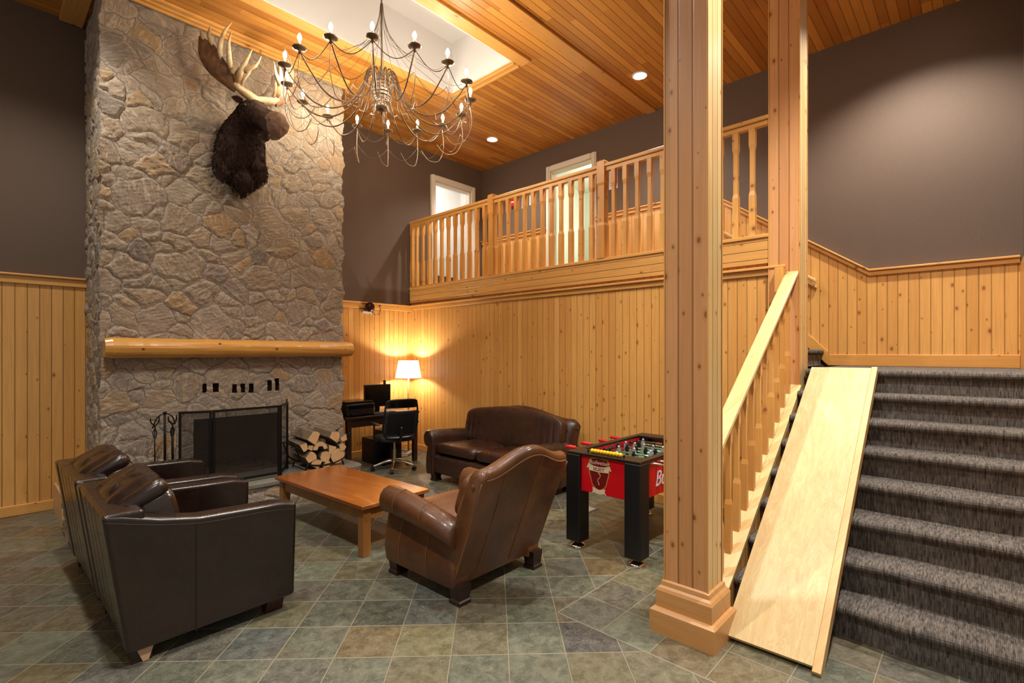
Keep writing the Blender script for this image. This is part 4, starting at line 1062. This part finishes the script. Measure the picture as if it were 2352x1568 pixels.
    if seats == 1:
        T = Matrix.Translation((0, yb+.19, .62)) @ Matrix.Rotation(math.radians(21), 4, 'X')
        obj('back_cushion', cushion(W-2*aw-.04, .14, .36, .3, .5, T=T), m, t, smooth=True)
    else:
        def wk(p): return Vector((p.x, p.y+(.007*math.sin(p.x*75)+.004*math.sin(p.x*131+1))*max(0, min(1, .5-p.z*3.2)), p.z*(1+.28*math.exp(-(p.x*2.2)**2)*(p.z > 0))))
        T = Matrix.Translation((0, yb+.27, .65)) @ Matrix.Rotation(math.radians(10), 4, 'X')
        obj('back_cushion', cushion(W-.17, .13, .44, .18, .35, 160, 20, T=T, puff=wk), m, t, smooth=True)
    for sx in (-1, 1):
        for yy in (yb+.11, yf-.12):
            bm = BM(); loft(bm, [[(sx*(hw-fi)-q, yy-q, z), (sx*(hw-fi)+q, yy-q, z), (sx*(hw-fi)+q, yy+q, z), (sx*(hw-fi)-q, yy+q, z)] for q, z in ((.05, 0), (.05, .022), (.042, .03), (.05, .10), (.05, .13))]); obj('foot', bm, M['blackwood'], t)
    return t
club('club_armchair', 'worn cognac leather club armchair with its back towards the stairs', 'armchair', (2.48, 2.78, 0), math.radians(1), .94, .90, M['cognac'], .885, .10, 1, lean=.40, lz=.2, slope=.08, fi=.105)
club('leather_loveseat', 'dark brown camel-back leather loveseat against the pine wall', 'sofa', (4.33, 4.25, 0), PI/2, 1.78, .98, M['sofa'], .82, .10, 2, seamcol='darkthread')

# ================================================================ COFFEE TABLE
t = thing('coffee_table', 'low reddish-brown wooden coffee table in the middle of the seats', 'coffee table', (2.33, 4.22, 0), math.radians(2.8))
obj('tabletop', bx(-.335, .335, -.735, .735, .385, .415), M['table'], t, bevel=.004)
bm = BM(); box(bm, -.29, .29, -.685, -.665, .29, .384); box(bm, -.29, .29, .665, .685, .29, .384); obj('end_apron', bm, M['tableleg'], t)
bm = BM(); box(bm, -.295, -.275, -.665, .665, .29, .384); box(bm, .275, .295, -.665, .665, .29, .384); obj('side_apron', bm, M['tableleg'], t)
for sx in (-1, 1):
    for sy in (-1, 1): obj('leg', bx(sx*.27-.036, sx*.27+.036, sy*.665-.036, sy*.665+.036, 0, .384), M['tableleg'], t, bevel=.003)

# ================================================================ DESK CORNER
DX0, DX1, DY0, DY1, DZ = 3.33, 4.52, 6.10, 6.72, .735
t = thing('writing_desk', 'dark wood desk against the left wall beside the chimney', 'desk', (DX0, DY0, 0))
W_, D_ = DX1-DX0, DY1-DY0
obj('desktop', bx(0, W_, 0, D_, DZ-.03, DZ), M['blackwood'], t, bevel=.004)
obj('apron', bx(.03, W_-.03, .03, .05, DZ-.14, DZ-.031), M['blackwood'], t)
for x in (.03, W_-.09):
    for y in (.012, D_-.07): obj('leg', bx(x, x+.062, y, y+.06, 0, DZ-.031), M['blackwood'], t, bevel=.003)
t = thing('computer_monitor', 'black flat monitor standing on the desk', 'monitor', (4.04, 6.48, DZ), math.radians(-10))
obj('screen_housing', bx(-.20, .20, -.02, .025, .075, .40), M['black'], t, bevel=.008); obj('screen', bx(-.185, .185, -.023, -.0205, .09, .385), M['gloss'], t)
obj('neck', bx(-.035, .035, -.005, .03, .015, .14), M['gloss'], t, bevel=.004); obj('base', (lambda b: lathe(b, [(.11, 0), (.11, .008), (.06, .015), (.03, .018)], n=28))(BM()), M['gloss'], t)
t = thing('webcam', 'small webcam perched on top of the monitor', 'webcam', (4.15, 6.46, DZ+.402), math.radians(-10))
obj('camera_body', uvsphere(BM(), (0, 0, .038), .022, 8), M['black'], t, smooth=True); obj('clip', bx(-.015, .015, -.018, .018, 0, .018), M['black'], t)
t = thing('desktop_printer', 'black printer on the left end of the desk', 'printer', (3.61, 6.40, DZ), math.radians(3))
obj('body', bx(-.22, .22, -.19, .20, 0, .17), M['black'], t, bevel=.02); obj('lid', bx(-.21, .21, -.17, .19, .171, .20), M['gloss'], t, bevel=.012)
obj('paper_tray', bx(-.17, .17, -.235, -.18, .01, .035), M['gloss'], t, bevel=.004); obj('control_strip', bx(-.20, .20, -.195, -.188, .10, .145), M['gloss'], t); obj('badge', bx(-.02, .03, -.1985, -.1955, .055, .068), M['chrome'], t)
t = thing('computer_keyboard', 'black keyboard in front of the monitor', 'keyboard', (3.98, 6.24, DZ), math.radians(6)); obj('case', bx(-.2, .2, -.065, .065, 0, .014), M['black'], t, bevel=.004)
bm = BM()
for r_ in range(5):
    for c_ in range(15): box(bm, -.19+c_*.0255, -.19+c_*.0255+.021, -.058+r_*.023, -.058+r_*.023+.019, .0142, .02)
obj('keys', bm, M['mesh'], t)
t = thing('computer_tower', 'black computer tower on the floor below the desk', 'computer', (4.17, 6.42, 0)); obj('case', bx(-.10, .10, -.22, .22, .01, .46), M['black'], t, bevel=.006)
obj('front_bezel', bx(-.095, .095, -.226, -.221, .02, .45), M['gloss'], t); bm = BM()
for x in (-.08, .08):
    for y in (-.18, .18): box(bm, x-.012, x+.012, y-.012, y+.012, 0, .0098)
obj('feet', bm, M['black'], t); obj('drive_bay', bx(-.08, .08, -.229, -.2265, .36, .40), M['mesh'], t)
t = thing('power_unit', 'low black power box beside the computer tower', 'power supply', (3.97, 6.50, 0)); obj('case', bx(-.08, .08, -.16, .16, 0, .36), M['black'], t, bevel=.008); obj('switch', bx(-.02, .02, -.164, -.161, .28, .31), M['gloss'], t)
# cables on the floor by the lamp
bm = BM()
for q in range(4):
    rr = random.Random(q); tube(bm, smoothpts([(4.36+.1*rr.random(), 6.62, .012+.012*q), (4.45+.1*rr.random(), 6.45, .012+.012*q), (4.62, 6.50+.1*rr.random(), .012+.012*q), (4.75, 6.6, .012+.012*q), (4.72, 6.85, .03)], 5), .006, 6)
tag(obj('power_cables', bm, M['paper'], None, smooth=True), 'loose pale cables heaped on the floor by the desk leg', 'cable')
# office chair
t = thing('office_chair', 'black mesh swivel chair with chrome base pulled to the desk', 'office chair', (3.93, 5.88, 0), math.radians(-14))
for k_ in range(5):
    a = 2*PI*k_/5+.5; c_, s_ = math.cos(a), math.sin(a)
    lg = obj('base_leg', tube(BM(), smoothpts([(.02*c_, .02*s_, .125), (.12*c_, .12*s_, .115), (.22*c_, .22*s_, .085), (.285*c_, .285*s_, .065)], 4), interp([.02, .018, .014, .012], 4), 8), M['chrome'], t, smooth=True)
    bm = BM()
    for w_ in (-1, 1):
        ax = Vector((-s_, c_, 0)); p = Vector((.29*c_, .29*s_, .028))+ax*w_*.014
        tube(bm, [p-ax*.009, p+ax*.009], .027, 14)
    obj('caster', bm, M['gloss'], lg, smooth=False)
obj('gas_column', (lambda b: (tube(b, [(0, 0, .10), (0, 0, .28)], .025, 12), tube(b, [(0, 0, .28), (0, 0, .40)], .016, 12))[0])(BM()), M['chrome'], t, smooth=False)
obj('seat', cushion(.48, .46, .09, .4, .6, T=Matrix.Translation((0, .02, .435))), M['mesh'], t, smooth=True)
def backp(u, v):  # u across -1..1, v up 0..1
    w_ = .235*(1-.10*abs(v-.35)); return Vector((u*w_, -.235-.05*math.sin(v*2.2)+.045*u*u-.06*v, .47+.50*v))
bm = BM(); fr_ = [backp(-.8, 0), backp(-1, .2), backp(-1, .6), backp(-.95, .9), backp(-.8, 1), backp(0, 1.02), backp(.8, 1), backp(.95, .9), backp(1, .6), backp(1, .2), backp(.8, 0), backp(0, -.02), backp(-.8, 0)]
bkf = obj('back_frame', tube(bm, smoothpts(fr_, 4), .013, 7), M['black'], t, smooth=True)
def sheet(v0, v1, th=.006, nu=10, nv=8):
    bm = BM(); g = [[bm.verts.new(backp(-.97+1.94*i/nu, v0+(v1-v0)*j/nv)) for i in range(nu+1)] for j in range(nv+1)]
    for j in range(nv):
        for i in range(nu): bm.faces.new((g[j][i], g[j][i+1], g[j+1][i+1], g[j+1][i]))
    r_ = bmesh.ops.solidify(bm, geom=bm.faces[:], thickness=th); return bm
obj('back_mesh', sheet(.02, .72), M['mesh'], t, smooth=True); obj('head_panel', sheet(.80, 1.0, .02), M['gloss'], t, smooth=True)
obj('back_bracket', tube(BM(), smoothpts([(0, -.05, .40), (0, -.22, .41), (0, -.27, .50), (0, -.285, .62)], 4), .02, 8), M['black'], t, smooth=True)
for s_ in (-1, 1):
    a = obj('armrest', cushion(.07, .25, .03, .4, .6, T=Matrix.Translation((s_*.28, -.02, .645))), M['black'], t, smooth=True)
    obj('arm_support', tube(BM(), smoothpts([(s_*.2, .0, .41), (s_*.275, .0, .43), (s_*.28, .0, .52), (s_*.28, -.01, .635)], 4), .013, 8), M['black'], a, smooth=True)
# floor lamp
t = thing('floor_lamp', 'lit floor lamp with white shade in the corner behind the desk', 'lamp', (4.69, 6.62, 0))
obj('base', lathe(BM(), [(.13, 0), (.13, .012), (.03, .025), (.015, .05)], n=28), M['brass'], t, smooth=False); obj('pole', tube(BM(), [(0, 0, .03), (0, 0, 1.25)], .013, 12), M['brass'], t, smooth=True)
bm = BM(); n = 40; rings = [[(r_*math.cos(2*PI*k_/n), r_*math.sin(2*PI*k_/n), z) for k_ in range(n)] for r_, z in ((.205, 1.205), (.155, 1.475), (.152, 1.475), (.202, 1.205), (.205, 1.205))]
loft(bm, rings, cap=False); obj('lamp_shade', bm, M['shade'], t, smooth=False)
bulbm = obj('bulb', uvsphere(BM(), (0, 0, 1.33), .03, 8), glow('lamp_bulb', 'FFE9C8', 30), t, smooth=True)
for zz, dn, pw in ((1.40, 0, 46), (1.27, 1, 28)):
    l = bpy.data.lights.new('lamp_light', 'SPOT'); l.energy = pw; l.color = (1, .93, .8); l.shadow_soft_size = .03; l.spot_size = math.radians(155); l.spot_blend = .35
    o = bpy.data.objects.new('lamp_light', l); C.objects.link(o); o.parent = t; o.location = (0, 0, zz); o.rotation_euler = (0 if dn else PI, 0, 0)
# wall fixture on the left wall
t = thing('wall_fixture', 'small dark wall fixture with curled arm above the desk corner', 'wall fixture', (4.13, AY, 2.27))
obj('bracket_plate', bx(-.08, .09, -.05, -.0, -.055, -.03), M['paper'], t); obj('housing', uvsphere(BM(), (0, -.10, .03), .075, 12, (1, .9, 1)), plain('smoked_metal', '3A2018', .2, .5), t, smooth=True)
obj('backplate', bx(-.045, .045, -.04, 0, -.05, .06), M['bronze'], t, bevel=.004)
obj('curled_arm', tube(BM(), smoothpts([(.05, -.05, -.02), (.10, -.06, -.075), (.17, -.07, -.07), (.20, -.07, .0), (.19, -.07, .06)], 5), .006, 6), M['bronze'], t, smooth=True)
obj('small_lens', uvsphere(BM(), (.19, -.075, .065), .022, 8, (1, .7, 1)), M['bronze'], t, smooth=True)
# papers and alarm on the far wall of the loft
def sheet_(y0, y1, z0, z1, lb, name='wall_notice'):
    t = thing(name, lb, 'notice', (RX, (y0+y1)/2, (z0+z1)/2)); h, v = (y1-y0)/2, (z1-z0)/2
    obj('paper', bx(-.006, -.001, -h, h, -v, v), M['paper'], t); bm = BM()
    for k_ in range(6): box(bm, -.0072, -.0061, -h*.75, h*.7, v*(.75-.28*k_)-.004, v*(.75-.28*k_)+.004)
    obj('printed_lines', bm, M['ink'], t)
sheet_(3.99, 4.14, 4.09, 4.40, 'tall white notice right of the far doorway on the loft')
sheet_(5.80, 5.93, 4.16, 4.345, 'white notice nearer the red alarm on the loft wall')
sheet_(5.66, 5.75, 4.18, 4.35, 'narrow white notice beside the casing of the far doorway')
t = thing('fire_alarm', 'small red fire alarm box on the loft wall', 'alarm', (RX, 6.12, 4.30)); obj('case', bx(-.05, -.001, -.05, .05, -.07, .07), M['red'], t, bevel=.006); obj('pull_bar', bx(-.056, -.051, -.035, .035, -.01, .01), M['paper'], t)
# things at the foot of the doorways on the loft
t = thing('cardboard_carton', 'dark carton in the back room behind the loft', 'box', (6.2, 7.6, LOFT)); obj('carton', bx(-.35, .2, -.2, .2, 0, .42), plain('carton_brown', '4A3520', .7), t); obj('flap', bx(-.35, .2, -.2, .2, .421, .43), plain('carton_flap', '6A5030', .7), t)
# crate by the chimney
t = thing('wooden_crate', 'light wooden crate between the left wall and the chimney side', 'crate', (.66, 6.47, 0))
bm = BM()
for s_ in (-1, 1): box(bm, s_*.11-.01, s_*.11+.01, -.36, .36, 0, .29)
obj('long_side', bm, pine('crate_pine', None, 'Z', light='D8B488', dark='C09868', knots=.1), t, bevel=.002); bm = BM()
for s_ in (-1, 1): box(bm, -.10, .10, s_*.35-.01, s_*.35+.01, 0, .29)
obj('end_board', bm, M['timX'], t); obj('bottom_board', bx(-.10, .10, -.34, .34, .01, .03), M['timX'], t)
bm = BM(); rr = random.Random(3); g = []
uvsphere(bm, (0, 0, 0), .10, 12, (.7, 1.3, .7))
for v in bm.verts: v.co += Vector((rr.uniform(-1, 1), rr.uniform(-1, 1), rr.uniform(-1, 1)))*.018
o = obj('crumpled_paper', bm, M['paper'], None, loc=(.63, 6.28, .33)); tag(o, 'crumpled white paper lying in the wooden crate', 'paper')
o = obj('crate_filling', bx(.565, .755, 6.13, 6.81, .032, .262), M['barewood'], None); tag(o, 'pale kindling filling the crate beside the chimney', 'kindling', kind='stuff')

# ================================================================ FOOSBALL TABLE
TX0, TX1, TY0, TY1 = 3.35, 4.62, 1.83, 2.50; TZ = .79
t = thing('foosball_table', 'red and black foosball table half hidden by the thick column', 'foosball table', (TX0, TY0, 0))
W_, D_ = TX1-TX0, TY1-TY0
for x in (.02, W_-.045): obj('end_panel', bx(x, x+.025, .03, D_-.03, .48, TZ-.022), M['red'], t, bevel=.002)
obj('side_panel', bx(.046, W_-.046, D_-.052, D_-.03, .48, TZ-.022), M['red'], t, bevel=.002); s_p = obj('side_panel', bx(.046, W_-.046, .03, .052, .48, TZ-.022), M['red'], t, bevel=.002)
bm = BM()
for x in (.20, .31, .42, .62): box(bm, x, x+.004, .0285, .0299, .48, TZ-.03)
obj('panel_groove', bm, M['darkred'], s_p)
bm = BM(); box(bm, 0, .17, 0, D_, TZ-.02, TZ); box(bm, W_-.17, W_, 0, D_, TZ-.02, TZ); box(bm, .17, W_-.17, 0, .06, TZ-.02, TZ); box(bm, .17, W_-.17, D_-.06, D_, TZ-.02, TZ); obj('top_rim', bm, M['rimblack'], t, bevel=.004)
for y in (.0525, D_-.0595): obj('inner_wall', bx(.171, W_-.171, y, y+.007, TZ-.12, TZ-.021), M['red'], t)
pf = obj('playfield', bx(.06, W_-.06, .06, D_-.06, TZ-.13, TZ-.12), M['green'], t)
bm = BM(); cx_, cy_ = W_/2, D_/2
box(bm, cx_-.003, cx_+.003, .062, D_-.062, TZ-.1198, TZ-.1188); pts = [(cx_+.08*math.cos(a), cy_+.08*math.sin(a), TZ-.1192) for a in [2*PI*j/28 for j in range(29)]]; tube(bm, pts, .0025, 5)
for xe in (.062, W_-.062-.16): box(bm, xe, xe+.16, cy_-.14, cy_-.136, TZ-.1198, TZ-.1188); box(bm, xe, xe+.16, cy_+.136, cy_+.14, TZ-.1198, TZ-.1188)
obj('field_lines', bm, M['paper'], pf)
for x in (.0, W_-.125):
    for y in (.0, D_-.125):
        lg = obj('leg', bx(x-.006, x+.131, y-.006, y+.131, .055, TZ-.0205), M['black'], t, bevel=.008)
        obj('levelling_foot', lathe(BM(), [(.072, 0), (.074, .008), (.055, .022), (.03, .032), (.018, .045), (.018, .056)], x+.062, y+.062, 24), M['chrome'], lg, smooth=True)
teams = 'ABABBABA'; nman = [1, 2, 3, 5, 5, 3, 2, 1]
gR, gB = plain('silver_figure', 'A8A8AE', .3, .3), plain('black_figure', '121218', .35)
for k_ in range(8):
    x = .225+k_*(W_-.45)/7; near = k_ in (1, 3, 5, 7)
    off = .03*math.sin(k_*2.3)
    y0, y1 = -.16+off, D_+.13+off
    r = obj('rod', tube(BM(), [(x, y0, TZ-.045), (x, y1, TZ-.045)], .0075, 8), M['chrome'], t, smooth=True)
    hc = M['black'] if k_ % 2 == 0 else M['red']
    obj('handle_grip', tube(BM(), [(x, y1, TZ-.045), (x, y1+.015, TZ-.045), (x, y1+.10, TZ-.045), (x, y1+.115, TZ-.045)], [.012, .018, .016, .012], 10) if k_ % 2 else tube(BM(), [(x, y0-.115, TZ-.045), (x, y0-.10, TZ-.045), (x, y0-.015, TZ-.045), (x, y0, TZ-.045)], [.012, .016, .018, .012], 10), M['red'] if k_ % 2 else M['black'], r, smooth=True)
    n = nman[k_]; bm = BM()
    for j in range(n):
        yy = D_/2+(j-(n-1)/2)*(D_-.22)/max(1, n)+off
        zc = TZ-.045
        box(bm, x-.007, x+.007, yy-.012, yy+.012, zc-.065, zc-.01); box(bm, x-.010, x+.010, yy-.014, yy+.014, zc-.012, zc+.028); uvsphere(bm, (x, yy, zc+.040), .012, 6)
    obj('player_figures', bm, gB if k_ % 2 else gR, r); bm = BM()
    for yy in (.075+off*.3, D_-.075+off*.3): tube(bm, [(x, yy-.01, TZ-.045), (x, yy+.01, TZ-.045)], .014, 10)
    obj('bumper', bm, M['black'], r, smooth=True)
# score counter on the near end
sc_ = obj('score_wire', tube(BM(), [(.06, .17, TZ+.018), (.06, .50, TZ+.018)], .003, 6), M['chrome'], t, smooth=True)
bm = BM()
for k_ in range(10): 
    yy = .20+k_*.029; tube(bm, [(.06, yy-.013, TZ+.018), (.06, yy-.007, TZ+.018), (.06, yy+.007, TZ+.018), (.06, yy+.013, TZ+.018)], [.010, .0175, .0175, .010], 10)
obj('score_beads', bm, M['yellow'], sc_, smooth=True)
bm = BM(); box(bm, .055, .065, .165, .175, TZ, TZ+.02); box(bm, .055, .065, .495, .505, TZ, TZ+.02); obj('score_post', bm, M['black'], sc_)
# crest on the end panel : shield, ribbons, lettering
cyc, czc = 2.20-TY0, .63
def yz(pts): return [(cyc-a, czc+b) for a, b in pts]
shield = [(-.085, .10), (-.075, .125), (0, .135), (.075, .125), (.085, .10), (.088, .02), (.06, -.08), (0, -.13), (-.06, -.08), (-.088, .02)]
cr = obj('crest', prism(BM(), yz([(a*1.08, b*1.05) for a, b in shield]), 'X', .0185, .0195), M['gold'], t)
obj('crest_shield', prism(BM(), yz([(a*.98, b*.98) for a, b in shield]), 'X', .0175, .0186), M['darkred'], cr)
obj('ribbon', prism(BM(), yz([(-.115, .045), (-.10, .085), (-.05, .070), (0, .066), (.05, .070), (.10, .085), (.115, .045), (.095, .052), (.09, .03), (.05, .028), (0, .024), (-.05, .028), (-.09, .03), (-.095, .052)]), 'X', .0155, .0175), M['cream'], cr)
obj('ribbon', prism(BM(), yz([(-.06, -.10), (-.055, -.13), (-.07, -.15), (-.05, -.142), (0, -.15), (.05, -.142), (.07, -.15), (.055, -.13), (.06, -.10), (0, -.115)]), 'X', .0155, .0175), M['cream'], cr)
obj('emblem', tube(BM(), smoothpts([(.0165, cyc+.004, czc+.02), (.0165, cyc-.014, czc-.0), (.0165, cyc-.006, czc-.02), (.0165, cyc+.008, czc-.04), (.0165, cyc+.002, czc-.06), (.0165, cyc-.004, czc-.078)], 5), .005, 6), M['gold'], cr, smooth=True)
RT = (PI/2, 0, -PI/2)
text('lettering', 'Budweiser', .045, M['cream'], cr, (.0165, cyc, czc+.098), RT, .35)
text('ribbon_lettering', 'SELECT', .032, M['darkred'], cr, (.0150, cyc, czc+.046), RT, 0)
text('lettering', 'Budweiser', .17, M['paper'], s_p, (.645, .0275, .60), (PI/2, 0, 0), .35)
# a floor vent grille below the table
t = thing('floor_register', 'pale metal floor vent in the slate beneath the foosball table', 'floor vent', (4.22, 2.92, 0), 0)
bm = BM(); box(bm, -.15, .15, -.07, -.05, .0005, .006); box(bm, -.15, .15, .05, .07, .0005, .006); box(bm, -.15, -.135, -.05, .05, .0005, .006); box(bm, .135, .15, -.05, .05, .0005, .006); obj('frame', bm, M['hearth'], t); bm = BM()
for k_ in range(12): box(bm, -.13+k_*.0222, -.13+k_*.0222+.01, -.05, .05, .001, .005)
obj('slats', bm, M['whitetrim'], t)
